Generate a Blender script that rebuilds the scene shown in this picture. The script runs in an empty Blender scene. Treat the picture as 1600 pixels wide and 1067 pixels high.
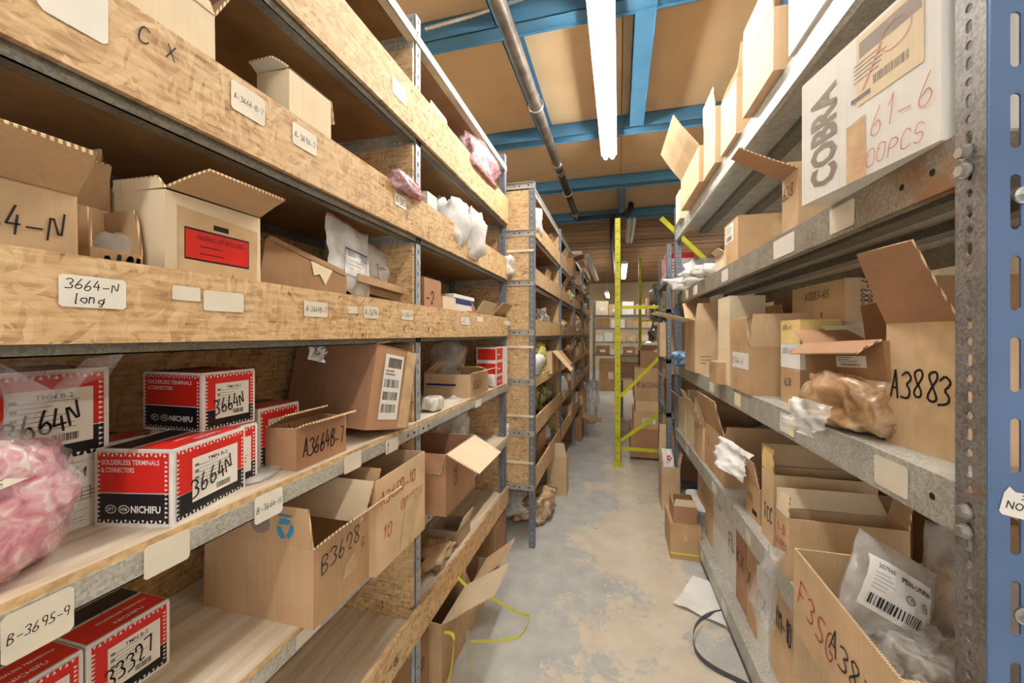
import bpy, bmesh, math, random
from mathutils import Vector, Matrix, noise, geometry
random.seed(7)
R = math.radians
scene = bpy.context.scene
col = scene.collection
# ---------------------------------------------------------------- camera, world, exposure
H = 1.33                                   # eye height over the floor
F = 625.0                                  # focal length in pixels of a 1600 px wide frame
TH = math.atan(167.0 / F)
S_, C_ = math.sin(TH), math.cos(TH)
cd = bpy.data.cameras.new('camera'); cam = bpy.data.objects.new('camera', cd); col.objects.link(cam)
cd.sensor_width = 36.0; cd.lens = 36.0 * F / 1600.0; cd.clip_start = 0.02; cd.clip_end = 100
cd.shift_y = -11.5 / 1600.0
cam.location = (0, 0, H); cam.rotation_euler = (R(90), 0, TH)
scene.camera = cam
w = bpy.data.worlds.new('world'); scene.world = w; w.use_nodes = True
w.node_tree.nodes['Background'].inputs[0].default_value = (1.0, 0.98, 0.95, 1)
w.node_tree.nodes['Background'].inputs[1].default_value = .75
scene.view_settings.view_transform = 'Standard'; scene.view_settings.look = 'None'
scene.view_settings.gamma = 1.0; scene.view_settings.use_curve_mapping = False
scene.view_settings.exposure = 0.95
scene.cycles.max_bounces = 10; scene.cycles.transparent_max_bounces = 16
TUBE_STRENGTH = 29.0

# ---------------------------------------------------------------- measuring
def gx(px, X):                              # the point of the vertical plane X=const seen in image column px
    u = (px - 800) / F
    return X * (C_ + u * S_) / (u * C_ - S_)
def depth(X, Y): return -X * S_ + Y * C_
def zat(py, X, Y): return H + (522 - py) / F * depth(X, Y)
def floorpt(px, py, z=0.0):
    D = (z - H) * F / (522 - py); u = (px - 800) / F
    return Vector((D * (-S_ + u * C_), D * (C_ + u * S_), z))
def colpt(px, Y):                           # X on the cross plane Y=const in column px
    u = (px - 800) / F
    return Y * (-S_ + u * C_) / (C_ + u * S_)

# ---------------------------------------------------------------- materials
def lin(c):
    return tuple(((v / 255) / 12.92 if v / 255 <= .04045 else ((v / 255 + .055) / 1.055) ** 2.4) for v in c) + (1,)
MATS = {}
def newmat(n):
    m = bpy.data.materials.new(n); m.use_nodes = True
    nt = m.node_tree; b = nt.nodes['Principled BSDF']; MATS[n] = m
    return m, nt, b
def N(nt, t, **kw):
    n = nt.nodes.new(t)
    for k, v in kw.items(): setattr(n, k, v)
    return n
def ramp(nt, src, stops):
    r = N(nt, 'ShaderNodeValToRGB'); e = r.color_ramp.elements
    e[0].position, e[0].color = stops[0][0], stops[0][1]
    e[1].position, e[1].color = stops[1][0], stops[1][1]
    for p, c in stops[2:]:
        x = e.new(p); x.color = c
    nt.links.new(src, r.inputs[0]); return r.outputs[0]
def plain(n, c, rough=.6, metal=0, noise_amt=.12, scale=9, bump=.0, spec=.4, alpha=None, trans=0):
    m, nt, b = newmat(n)
    b.inputs['Roughness'].default_value = rough; b.inputs['Metallic'].default_value = metal
    b.inputs['Specular IOR Level'].default_value = spec
    tc = N(nt, 'ShaderNodeTexCoord'); nz = N(nt, 'ShaderNodeTexNoise'); nz.inputs['Scale'].default_value = scale
    nz.inputs['Detail'].default_value = 5
    nt.links.new(tc.outputs['Object'], nz.inputs['Vector'])
    L = lin(c); lo = tuple(max(0, v * (1 - noise_amt * 1.6)) for v in L[:3]) + (1,); hi = tuple(min(1, v * (1 + noise_amt)) for v in L[:3]) + (1,)
    nt.links.new(ramp(nt, nz.outputs['Fac'], [(.32, lo), (.68, hi)]), b.inputs['Base Color'])
    if bump:
        bp = N(nt, 'ShaderNodeBump'); bp.inputs['Strength'].default_value = bump; bp.inputs['Distance'].default_value = .004
        nt.links.new(nz.outputs['Fac'], bp.inputs['Height']); nt.links.new(bp.outputs[0], b.inputs['Normal'])
    if alpha is not None: b.inputs['Alpha'].default_value = alpha
    if trans: b.inputs['Transmission Weight'].default_value = trans
    return m
def math_(nt, op, a, b=None, clamp=False):
    n = N(nt, 'ShaderNodeMath', operation=op); n.use_clamp = clamp
    for i, v in enumerate((a, b)):
        if v is None: continue
        if isinstance(v, (int, float)): n.inputs[i].default_value = v
        else: nt.links.new(v, n.inputs[i])
    return n.outputs[0]
def osb(n, axis, dark=1.0):
    """oriented strand board: three layers of stretched flakes lying in the plane normal to axis"""
    m, nt, b = newmat(n)
    tc = N(nt, 'ShaderNodeTexCoord'); sp = N(nt, 'ShaderNodeSeparateXYZ'); nt.links.new(tc.outputs['Object'], sp.inputs[0])
    cb = N(nt, 'ShaderNodeCombineXYZ')
    a, c = {'x': ('Y', 'Z'), 'y': ('X', 'Z'), 'z': ('Y', 'X')}[axis]
    nt.links.new(sp.outputs[a], cb.inputs[0]); nt.links.new(sp.outputs[c], cb.inputs[1])
    wn = N(nt, 'ShaderNodeTexNoise'); wn.inputs['Scale'].default_value = 14; nt.links.new(cb.outputs[0], wn.inputs['Vector'])
    vm = N(nt, 'ShaderNodeVectorMath', operation='MULTIPLY_ADD')
    nt.links.new(wn.outputs['Color'], vm.inputs[0]); vm.inputs[1].default_value = (.02, .02, 0); nt.links.new(cb.outputs[0], vm.inputs[2])
    vals = []; dist = []
    for i, (ang, sx, sy) in enumerate(((8, 20, 125), (52, 26, 135), (-38, 24, 128), (95, 38, 150))):
        mp = N(nt, 'ShaderNodeMapping'); mp.inputs['Rotation'].default_value = (0, 0, R(ang)); mp.inputs['Location'].default_value = (i * 3.7, i * 1.3, 0)
        mp.vector_type = 'POINT'
        nt.links.new(vm.outputs[0], mp.inputs[0])
        ml = N(nt, 'ShaderNodeVectorMath', operation='MULTIPLY'); nt.links.new(mp.outputs[0], ml.inputs[0]); ml.inputs[1].default_value = (sx, sy, 1)
        v = N(nt, 'ShaderNodeTexVoronoi'); v.voronoi_dimensions = '2D'; v.inputs['Scale'].default_value = 1; nt.links.new(ml.outputs[0], v.inputs['Vector'])
        s = N(nt, 'ShaderNodeSeparateColor'); nt.links.new(v.outputs['Color'], s.inputs[0])
        vals.append((s.outputs[0], s.outputs[1])); dist.append(v.outputs['Distance'])
    cur = vals[0][0]
    for k in (1, 2, 3):
        mask = math_(nt, 'GREATER_THAN', vals[k][1], .60 if k < 3 else .72)
        mx = N(nt, 'ShaderNodeMix'); nt.links.new(mask, mx.inputs[0]); nt.links.new(cur, mx.inputs[2]); nt.links.new(vals[k][0], mx.inputs[3]); cur = mx.outputs[0]
    fine = N(nt, 'ShaderNodeTexNoise'); fine.inputs['Scale'].default_value = 60; fine.inputs['Detail'].default_value = 6
    ml = N(nt, 'ShaderNodeVectorMath', operation='MULTIPLY'); nt.links.new(cb.outputs[0], ml.inputs[0]); ml.inputs[1].default_value = (.28, 2.0, 1); nt.links.new(ml.outputs[0], fine.inputs['Vector'])
    big = N(nt, 'ShaderNodeTexNoise'); big.inputs['Scale'].default_value = 3; nt.links.new(cb.outputs[0], big.inputs['Vector'])
    t = math_(nt, 'ADD', math_(nt, 'MULTIPLY', cur, .34), math_(nt, 'MULTIPLY', math_(nt, 'SUBTRACT', fine.outputs['Fac'], .5), 1.0))
    t = math_(nt, 'ADD', t, math_(nt, 'MULTIPLY', big.outputs['Fac'], .35))
    k = lambda c: tuple(v * dark for v in lin(c)[:3]) + (1,)
    o = ramp(nt, t, [(-.0, k((112, 78, 48))), (.12, k((176, 138, 94))), (.34, k((206, 172, 126))), (.55, k((220, 190, 146))), (.85, k((236, 216, 180)))])
    nt.links.new(o, b.inputs['Base Color']); b.inputs['Roughness'].default_value = .62
    bp = N(nt, 'ShaderNodeBump'); bp.inputs['Strength'].default_value = .35; bp.inputs['Distance'].default_value = .002
    nt.links.new(t, bp.inputs['Height']); nt.links.new(bp.outputs[0], b.inputs['Normal'])
    return m
def board_mat(n, c, c2, sc=(2, 30, 1), rough=.6):
    m, nt, b = newmat(n)
    tc = N(nt, 'ShaderNodeTexCoord'); mp = N(nt, 'ShaderNodeMapping'); mp.inputs['Scale'].default_value = sc
    nt.links.new(tc.outputs['Object'], mp.inputs[0]); nz = N(nt, 'ShaderNodeTexNoise'); nz.inputs['Scale'].default_value = 2.2; nz.inputs['Detail'].default_value = 8
    nt.links.new(mp.outputs[0], nz.inputs['Vector'])
    nt.links.new(ramp(nt, nz.outputs['Fac'], [(.3, lin(c2)), (.7, lin(c))]), b.inputs['Base Color']); b.inputs['Roughness'].default_value = rough
    return m
def galv(n, c=(208, 208, 200), c2=(166, 164, 154), rust=.0, metal=.35, rough=.5):
    m, nt, b = newmat(n)
    tc = N(nt, 'ShaderNodeTexCoord'); v = N(nt, 'ShaderNodeTexVoronoi'); v.inputs['Scale'].default_value = 230; nt.links.new(tc.outputs['Object'], v.inputs['Vector'])
    s = N(nt, 'ShaderNodeSeparateColor'); nt.links.new(v.outputs['Color'], s.inputs[0])
    nz = N(nt, 'ShaderNodeTexNoise'); nz.inputs['Scale'].default_value = 14; nz.inputs['Detail'].default_value = 8; nt.links.new(tc.outputs['Object'], nz.inputs['Vector'])
    t = math_(nt, 'ADD', math_(nt, 'MULTIPLY', s.outputs[0], .35), math_(nt, 'MULTIPLY', nz.outputs['Fac'], .65))
    o = ramp(nt, t, [(.28, lin(c2)), (.68, lin(c))])
    if rust:
        n2 = N(nt, 'ShaderNodeTexNoise'); n2.inputs['Scale'].default_value = 5.5; n2.inputs['Detail'].default_value = 9; n2.inputs['Roughness'].default_value = .7
        nt.links.new(tc.outputs['Object'], n2.inputs['Vector'])
        mask = ramp(nt, n2.outputs['Fac'], [(.62 - rust * .2, (0, 0, 0, 1)), (.72 - rust * .15, (1, 1, 1, 1))])
        mx = N(nt, 'ShaderNodeMix', data_type='RGBA'); 
        sy = N(nt, 'ShaderNodeSeparateXYZ'); nt.links.new(tc.outputs['Object'], sy.inputs[0]); near = ramp(nt, sy.outputs[1], [(.06, (1, 1, 1, 1)), (.36, (0, 0, 0, 1))])
        nt.links.new(math_(nt, 'MULTIPLY', mask, near), mx.inputs[0]); nt.links.new(o, mx.inputs[6]); mx.inputs[7].default_value = lin((142, 104, 66)); o = mx.outputs[2]
    nt.links.new(o, b.inputs['Base Color']); b.inputs['Metallic'].default_value = metal; b.inputs['Roughness'].default_value = rough
    bp = N(nt, 'ShaderNodeBump'); bp.inputs['Strength'].default_value = .12; bp.inputs['Distance'].default_value = .002
    nt.links.new(t, bp.inputs['Height']); nt.links.new(bp.outputs[0], b.inputs['Normal'])
    return m
def cardboard(n, c, amt=.10):
    m, nt, b = newmat(n)
    tc = N(nt, 'ShaderNodeTexCoord'); oi = N(nt, 'ShaderNodeObjectInfo')
    nz = N(nt, 'ShaderNodeTexNoise'); nz.inputs['Scale'].default_value = 7; nz.inputs['Detail'].default_value = 7; nt.links.new(tc.outputs['Object'], nz.inputs['Vector'])
    mp = N(nt, 'ShaderNodeMapping'); mp.inputs['Scale'].default_value = (130, 130, 3); nt.links.new(tc.outputs['Object'], mp.inputs[0])
    fi = N(nt, 'ShaderNodeTexNoise'); fi.inputs['Scale'].default_value = 1.5; nt.links.new(mp.outputs[0], fi.inputs['Vector'])
    t = math_(nt, 'ADD', math_(nt, 'MULTIPLY', nz.outputs['Fac'], .75), math_(nt, 'MULTIPLY', fi.outputs['Fac'], .25))
    t = math_(nt, 'ADD', t, math_(nt, 'MULTIPLY', math_(nt, 'SUBTRACT', oi.outputs['Random'], .5), .18))
    L = lin(c)
    lo = tuple(v * (1 - amt * 2) for v in L[:3]) + (1,); hi = tuple(min(1, v * (1 + amt)) for v in L[:3]) + (1,)
    nt.links.new(ramp(nt, t, [(.3, lo), (.66, hi)]), b.inputs['Base Color']); b.inputs['Roughness'].default_value = .75; b.inputs['Specular IOR Level'].default_value = .25
    bp = N(nt, 'ShaderNodeBump'); bp.inputs['Strength'].default_value = .15; bp.inputs['Distance'].default_value = .003
    nt.links.new(t, bp.inputs['Height']); nt.links.new(bp.outputs[0], b.inputs['Normal'])
    return m
def film(n, tint=(245, 245, 245), alpha=.35, rough=.12, milky=.5, cloud=0):
    """polythene film: part clear, part milky, glossy"""
    m, nt, b = newmat(n)
    out = nt.nodes['Material Output']
    tr = N(nt, 'ShaderNodeBsdfTransparent'); tr.inputs[0].default_value = (.97, .97, .97, 1)
    b.inputs['Base Color'].default_value = lin(tint); b.inputs['Roughness'].default_value = rough; b.inputs['Specular IOR Level'].default_value = .8
    mx = N(nt, 'ShaderNodeMixShader')
    tc = N(nt, 'ShaderNodeTexCoord'); nz = N(nt, 'ShaderNodeTexNoise'); nz.inputs['Scale'].default_value = 14; nz.inputs['Detail'].default_value = 6; nt.links.new(tc.outputs['Object'], nz.inputs['Vector'])
    nt.links.new(ramp(nt, nz.outputs['Fac'], [(.3, (alpha * .6,) * 3 + (1,)), (.75, (min(1, alpha + milky * .5),) * 3 + (1,))]), mx.inputs[0])
    nt.links.new(tr.outputs[0], mx.inputs[1]); nt.links.new(b.outputs[0], mx.inputs[2]); nt.links.new(mx.outputs[0], out.inputs[0])
    bp = N(nt, 'ShaderNodeBump'); bp.inputs['Strength'].default_value = .6; bp.inputs['Distance'].default_value = .006
    nt.links.new(nz.outputs['Fac'], bp.inputs['Height']); nt.links.new(bp.outputs[0], b.inputs['Normal'])
    return m
def mottled(n, cs, scale=18, rough=.25, bump=.5):
    """goods seen through a glossy bag: patches of several colours under a clear coat"""
    m, nt, b = newmat(n)
    tc = N(nt, 'ShaderNodeTexCoord'); v = N(nt, 'ShaderNodeTexNoise'); v.inputs['Scale'].default_value = scale; v.inputs['Detail'].default_value = 7; v.inputs['Distortion'].default_value = 1.4
    nt.links.new(tc.outputs['Object'], v.inputs['Vector'])
    k = len(cs); nt.links.new(ramp(nt, v.outputs['Fac'], [(.3 + .4 * i / (k - 1), lin(c)) for i, c in enumerate(cs)]), b.inputs['Base Color'])
    b.inputs['Roughness'].default_value = rough; b.inputs['Coat Weight'].default_value = .5; b.inputs['Coat Roughness'].default_value = .1
    bp = N(nt, 'ShaderNodeBump'); bp.inputs['Strength'].default_value = bump; bp.inputs['Distance'].default_value = .008
    nt.links.new(v.outputs['Fac'], bp.inputs['Height']); nt.links.new(bp.outputs[0], b.inputs['Normal'])
    return m
def emis(n, c, s):
    m, nt, b = newmat(n); b.inputs['Base Color'].default_value = c
    b.inputs['Emission Color'].default_value = c; b.inputs['Emission Strength'].default_value = s
    return m
def corrugated_edge(n, c, c2):
    m, nt, b = newmat(n)
    tc = N(nt, 'ShaderNodeTexCoord'); mp = N(nt, 'ShaderNodeMapping'); nt.links.new(tc.outputs['Object'], mp.inputs[0]); mp.inputs['Rotation'].default_value = (0, 0, .6)
    wv = N(nt, 'ShaderNodeTexWave'); wv.inputs['Scale'].default_value = 55; wv.inputs['Distortion'].default_value = 1; nt.links.new(mp.outputs[0], wv.inputs['Vector'])
    nt.links.new(ramp(nt, wv.outputs['Fac'], [(.3, lin(c2)), (.6, lin(c))]), b.inputs['Base Color']); b.inputs['Roughness'].default_value = .8
    return m
osb('osb_x', 'x'); osb('osb_y', 'y'); osb('osb_z', 'z')
board_mat('plywood', (236, 228, 214), (206, 186, 158), (24, 2, 1)); board_mat('ply_brown', (168, 124, 78), (120, 82, 46), (3, 3, 1)); board_mat('panel_pale', (206, 172, 140), (186, 150, 118), (6, 6, 1)); board_mat('hardboard', (166, 130, 88), (138, 104, 66), (6, 6, 1))
plain('ply_edge', (214, 180, 130), .7, noise_amt=.2, scale=60)
galv('galvanised'); galv('galv_dark', (140, 138, 128), (108, 104, 94)); galv('galv_rust', (176, 172, 160), (138, 128, 112), rust=.9)
galv('post_grey', (128, 136, 148), (104, 112, 124), metal=.2, rough=.45); galv('post_light', (190, 196, 200), (160, 164, 168), metal=.25)
plain('post_blue', (92, 118, 158), .38, .15, .06, 7); galv('post_worn', (150, 148, 146), (112, 104, 100), rust=.35, metal=.4)
plain('bolt', (200, 202, 200), .3, .8, .1, 40); plain('white_strip', (236, 228, 206), .5); plain('hole_dark', (30, 28, 26), .9)
for n_, c_ in dict(kraft=(198, 164, 126), kraft_light=(218, 188, 150), kraft_cream=(232, 214, 182), kraft_dark=(162, 124, 88), kraft_red=(182, 140, 108), kraft_grey=(184, 162, 138), white_card=(236, 234, 228), manila=(236, 208, 140), cream_card=(242, 232, 206)).items(): cardboard(n_, c_, .05 if 'white' in n_ or 'cream' in n_ else .10)
corrugated_edge('card_edge', (236, 214, 176), (150, 112, 74))
plain('sticker', (238, 234, 224), .5, noise_amt=.04); plain('sticker_cream', (230, 223, 204), .5, noise_amt=.06); plain('paper', (244, 243, 240), .6, noise_amt=.03); plain('paper_yellow', (240, 232, 184), .6, noise_amt=.05)
plain('ink_black', (28, 26, 30), .5, noise_amt=0); plain('ink_blue', (52, 56, 110), .5, noise_amt=0); plain('ink_red', (190, 52, 52), .5, noise_amt=.1); plain('ink_grey', (120, 112, 104), .5, noise_amt=.2, scale=90); plain('ink_pale', (212, 150, 140), .6, noise_amt=.2)
plain('print_red', (216, 42, 34), .35, noise_amt=.05); plain('print_black', (26, 26, 32), .35, noise_amt=.05); plain('print_white', (240, 238, 236), .4, noise_amt=.02); plain('print_cyan', (52, 150, 196), .5, noise_amt=.05); plain('print_brown', (146, 134, 120), .6, noise_amt=.1)
plain('tape_brown', (198, 152, 104), .2, noise_amt=.1, scale=25, bump=.3); plain('tape_clear', (214, 184, 144), .15, noise_amt=.1, scale=25, bump=.4)
film('film_clear', alpha=.16, milky=.3); film('film_milky', (240, 240, 238), .34, .2, .5); film('film_white', (250, 250, 248), .92, .35, .2)
mottled('pink_goods', [(140, 50, 84), (198, 104, 124), (222, 160, 166), (240, 216, 216)], 42); mottled('brown_wrap', [(146, 108, 72), (186, 146, 104), (214, 186, 150), (238, 226, 206)], 12)
mottled('yellow_goods', [(150, 142, 60), (206, 202, 100), (228, 226, 160), (240, 238, 214)], 22); mottled('green_goods', [(60, 80, 40), (130, 150, 80), (200, 206, 150), (230, 230, 210)], 20); mottled('grey_goods', [(80, 76, 70), (140, 132, 120), (196, 192, 184), (232, 230, 226)], 26); mottled('white_goods', [(190, 184, 172), (226, 222, 214), (244, 243, 240)], 16); mottled('red_goods', [(130, 30, 34), (190, 60, 60), (226, 150, 150), (240, 220, 216)], 24); mottled('blue_goods', [(70, 110, 170), (130, 180, 226), (190, 220, 240)], 18); mottled('teal_goods', [(30, 110, 120), (60, 160, 160), (130, 200, 196)], 9); mottled('dark_goods', [(40, 36, 34), (80, 72, 66), (140, 130, 120)], 20)
plain('blue_steel', (78, 130, 164), .38, .1, .08, 6); plain('blue_steel_dark', (50, 112, 156), .4, .1, .08, 6)
plain('pipe_steel', (150, 140, 128), .35, .6, .35, 14, .1); plain('pipe_dark', (66, 58, 52), .5, .4, .3, 12); plain('conduit', (200, 200, 196), .3, .7, .1)
plain('yellow_steel', (206, 206, 40), .45, .05, .12, 12); plain('strap_yellow', (222, 220, 84), .4, noise_amt=.08); plain('strap_dark', (84, 86, 92), .35, noise_amt=.1)
emis('tube_lit', (1, .97, .92, 1), TUBE_STRENGTH); plain('tube_off', (232, 232, 228), .3, noise_amt=.02); plain('white_enamel', (236, 234, 226), .4, noise_amt=.03)
plain('wall_plaster', (214, 196, 160), .85, noise_amt=.06, scale=2)
plain('strap_clear', (226, 236, 226), .2, noise_amt=.05)
board_mat('ceiling_panel', (226, 198, 156), (216, 184, 140), (1.2, 1.2, 1), .7)
board_mat('deck_wood', (180, 142, 102), (140, 104, 70), (.5, 14, 1), .7)
_nt = MATS['deck_wood'].node_tree; _b = _nt.nodes['Principled BSDF']; _src = _b.inputs['Base Color'].links[0].from_socket
_oi = N(_nt, 'ShaderNodeObjectInfo'); _hs = N(_nt, 'ShaderNodeHueSaturation'); _nt.links.new(_src, _hs.inputs['Color']); _nt.links.new(math_(_nt, 'ADD', math_(_nt, 'MULTIPLY', _oi.outputs['Random'], .7), .6), _hs.inputs['Value']); _nt.links.new(_hs.outputs[0], _b.inputs['Base Color'])
def floor_mat():
    m, nt, b = newmat('painted_concrete')
    tc = N(nt, 'ShaderNodeTexCoord')
    def nz(s, d, r=.6, dist=0):
        n = N(nt, 'ShaderNodeTexNoise'); n.inputs['Scale'].default_value = s; n.inputs['Detail'].default_value = d; n.inputs['Roughness'].default_value = r; n.inputs['Distortion'].default_value = dist
        nt.links.new(tc.outputs['Object'], n.inputs['Vector']); return n.outputs['Fac']
    worn = ramp(nt, math_(nt, 'ADD', math_(nt, 'MULTIPLY', nz(1.7, 3), .62), math_(nt, 'MULTIPLY', nz(26, 12, .75, .6), .38)), [(.500, (0, 0, 0, 1)), (.515, (1, 1, 1, 1))])
    # the foot traffic wore the paint off along the middle of the aisle
    sp = N(nt, 'ShaderNodeSeparateXYZ'); nt.links.new(tc.outputs['Object'], sp.inputs[0])
    off = math_(nt, 'ABSOLUTE', math_(nt, 'SUBTRACT', sp.outputs[0], .12))
    mid = ramp(nt, off, [(.12, (1, 1, 1, 1)), (.62, (0, 0, 0, 1))])
    t2 = math_(nt, 'ADD', math_(nt, 'MULTIPLY', nz(2.6, 4), .5), math_(nt, 'ADD', math_(nt, 'MULTIPLY', nz(30, 12, .8, .7), .38), math_(nt, 'MULTIPLY', mid, .16)))
    mask = ramp(nt, t2, [(.545, (0, 0, 0, 1)), (.565, (1, 1, 1, 1))])
    grey = ramp(nt, nz(9, 8), [(.3, lin((176, 178, 176))), (.7, lin((204, 204, 200)))])
    cream = ramp(nt, nz(6, 9), [(.3, lin((208, 196, 176))), (.7, lin((228, 218, 200)))])
    mx = N(nt, 'ShaderNodeMix', data_type='RGBA'); nt.links.new(mask, mx.inputs[0]); nt.links.new(grey, mx.inputs[6]); nt.links.new(cream, mx.inputs[7])
    nt.links.new(mx.outputs[2], b.inputs['Base Color']); b.inputs['Roughness'].default_value = .45
    bp = N(nt, 'ShaderNodeBump'); bp.inputs['Strength'].default_value = .3; bp.inputs['Distance'].default_value = .002
    nt.links.new(mask, bp.inputs['Height']); nt.links.new(bp.outputs[0], b.inputs['Normal'])
floor_mat()

# ---------------------------------------------------------------- mesh building
class MB:
    def __init__(s): s.v = []; s.f = []; s.m = []; s.mats = []
    def mi(s, mat):
        if mat not in s.mats: s.mats.append(mat)
        return s.mats.index(mat)
    def add(s, vs, fs, mat):
        o = len(s.v); s.v += [tuple(v) for v in vs]; k = s.mi(mat)
        for f in fs: s.f.append(tuple(i + o for i in f)); s.m.append(k)
    def box(s, a, b, mat, M=None, jit=0):
        x0, x1 = sorted((a[0], b[0])); y0, y1 = sorted((a[1], b[1])); z0, z1 = sorted((a[2], b[2]))
        vs = [Vector(p) for p in ((x0, y0, z0), (x1, y0, z0), (x1, y1, z0), (x0, y1, z0), (x0, y0, z1), (x1, y0, z1), (x1, y1, z1), (x0, y1, z1))]
        if M: vs = [M @ v for v in vs]
        s.add(vs, [(0, 3, 2, 1), (4, 5, 6, 7), (0, 1, 5, 4), (1, 2, 6, 5), (2, 3, 7, 6), (3, 0, 4, 7)], mat)
    def quad(s, p, mat): s.add(p, [tuple(range(len(p)))], mat)
    def tube(s, pts, r, mat, n=10, caps=True):
        pts = [Vector(p) for p in pts]; rings = []
        for i, p in enumerate(pts):
            d = (pts[min(i + 1, len(pts) - 1)] - pts[max(i - 1, 0)]).normalized()
            q = d.to_track_quat('Z', 'Y')
            rr = r[i] if isinstance(r, (list, tuple)) else r
            rings.append([p + q @ Vector((rr * math.cos(2 * math.pi * k / n), rr * math.sin(2 * math.pi * k / n), 0)) for k in range(n)])
        vs = [v for g in rings for v in g]; fs = []
        for i in range(len(pts) - 1):
            for k in range(n): fs.append((i * n + k, i * n + (k + 1) % n, (i + 1) * n + (k + 1) % n, (i + 1) * n + k))
        if caps: fs += [tuple(range(n))[::-1], tuple((len(pts) - 1) * n + k for k in range(n))]
        s.add(vs, fs, mat)
    def build(s, name, parent=None, smooth=False, loc=None, rot=None):
        me = bpy.data.meshes.new(name); me.from_pydata(s.v, [], s.f)
        for m in s.mats: me.materials.append(MATS[m])
        me.polygons.foreach_set('material_index', s.m)
        if smooth: me.polygons.foreach_set('use_smooth', [True] * len(s.f))
        me.update()
        return link(name, me, parent, loc, rot)
def link(name, me, parent=None, loc=None, rot=None):
    o = bpy.data.objects.new(name, me); col.objects.link(o)
    if parent: o.parent = parent
    if loc is not None: o.location = loc
    if rot is not None: o.rotation_euler = rot
    return o
def tag(o, label=None, cat=None, group=None, kind=None):
    if label: o['label'] = label
    if cat: o['category'] = cat
    if group: o['group'] = group
    if kind: o['kind'] = kind
    return o
def empty(name, loc, rz=0, label=None, cat=None, group=None):
    o = bpy.data.objects.new(name, None); col.objects.link(o); o.location = loc; o.rotation_euler = (0, 0, rz); o.empty_display_size = .05
    return tag(o, label, cat, group)
def one(name, box, mat, parent=None, **kw):
    m = MB(); m.box(box[0], box[1], mat); return m.build(name, parent, **kw)

# ---------------------------------------------------------------- writing
G = {'0': '15 06 02 11 31 42 46 37 17 06', '1': '15 27 21', '2': '05 17 37 46 44 11 41', '3': '06 27 46 45 24 43 42 31 01', '4': '27 03 43|35 31', '5': '47 17 14 34 43 42 31 01', '6': '37 14 02 11 31 42 43 34 13', '7': '07 47 21', '8': '24 06 17 37 46 24 02 11 31 42 24', '9': '44 14 06 17 37 46 31',
     'A': '01 27 41|13 33', 'B': '01 07 37 46 35 04|04 34 43 42 31 01', 'C': '46 37 17 05 02 11 31 42', 'D': '01 07 27 45 42 21 01', 'E': '47 07 01 41|04 34', 'F': '47 07 01|04 34', 'G': '46 37 17 05 02 11 31 43 23', 'I': '21 27', 'L': '07 01 41', 'M': '01 07 24 47 41', 'N': '01 07 41 47', 'O': '17 05 02 11 31 42 46 37 17', 'P': '01 07 37 46 45 34 04', 'R': '01 07 37 46 35 04 41', 'S': '46 37 17 05 14 34 43 31 11 02', 'T': '07 47|27 21', 'U': '07 02 11 31 42 47', 'V': '07 21 47', 'H': '01 07|04 44|41 47', 'K': '01 07|47 04 41', 'X': '07 41|47 01', 'Y': '07 24 47|24 21',
     '-': '03 43', '.': '11 21', '/': '01 47', 'l': '27 21 31', 'o': '14 03 12 31 42 44 14', 'n': '01 05|04 25 34 31', 'g': '44 14 02 31 43|45 30 10', 'c': '44 14 02 11 41', 's': '44 14 13 33 31 01', ' ': ''}
FONTC = {}
def text_mesh(s, bold=0):
    if (s, bold) not in FONTC:
        cu = bpy.data.curves.new('t', 'FONT'); cu.body = s; cu.size = 1; cu.resolution_u = 2; cu.offset = bold
        o = bpy.data.objects.new('t', cu); me = o.to_mesh()
        vs = [v.co.copy() for v in me.vertices]; fs = [tuple(p.vertices) for p in me.polygons]
        o.to_mesh_clear(); bpy.data.objects.remove(o); bpy.data.curves.remove(cu)
        if vs:
            x0 = min(v.x for v in vs); x1 = max(v.x for v in vs); y0 = min(v.y for v in vs); y1 = max(v.y for v in vs)
        else: x0 = x1 = y0 = y1 = 0
        FONTC[(s, bold)] = (vs, fs, x0, x1, y0, y1)
    return FONTC[(s, bold)]
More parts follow.
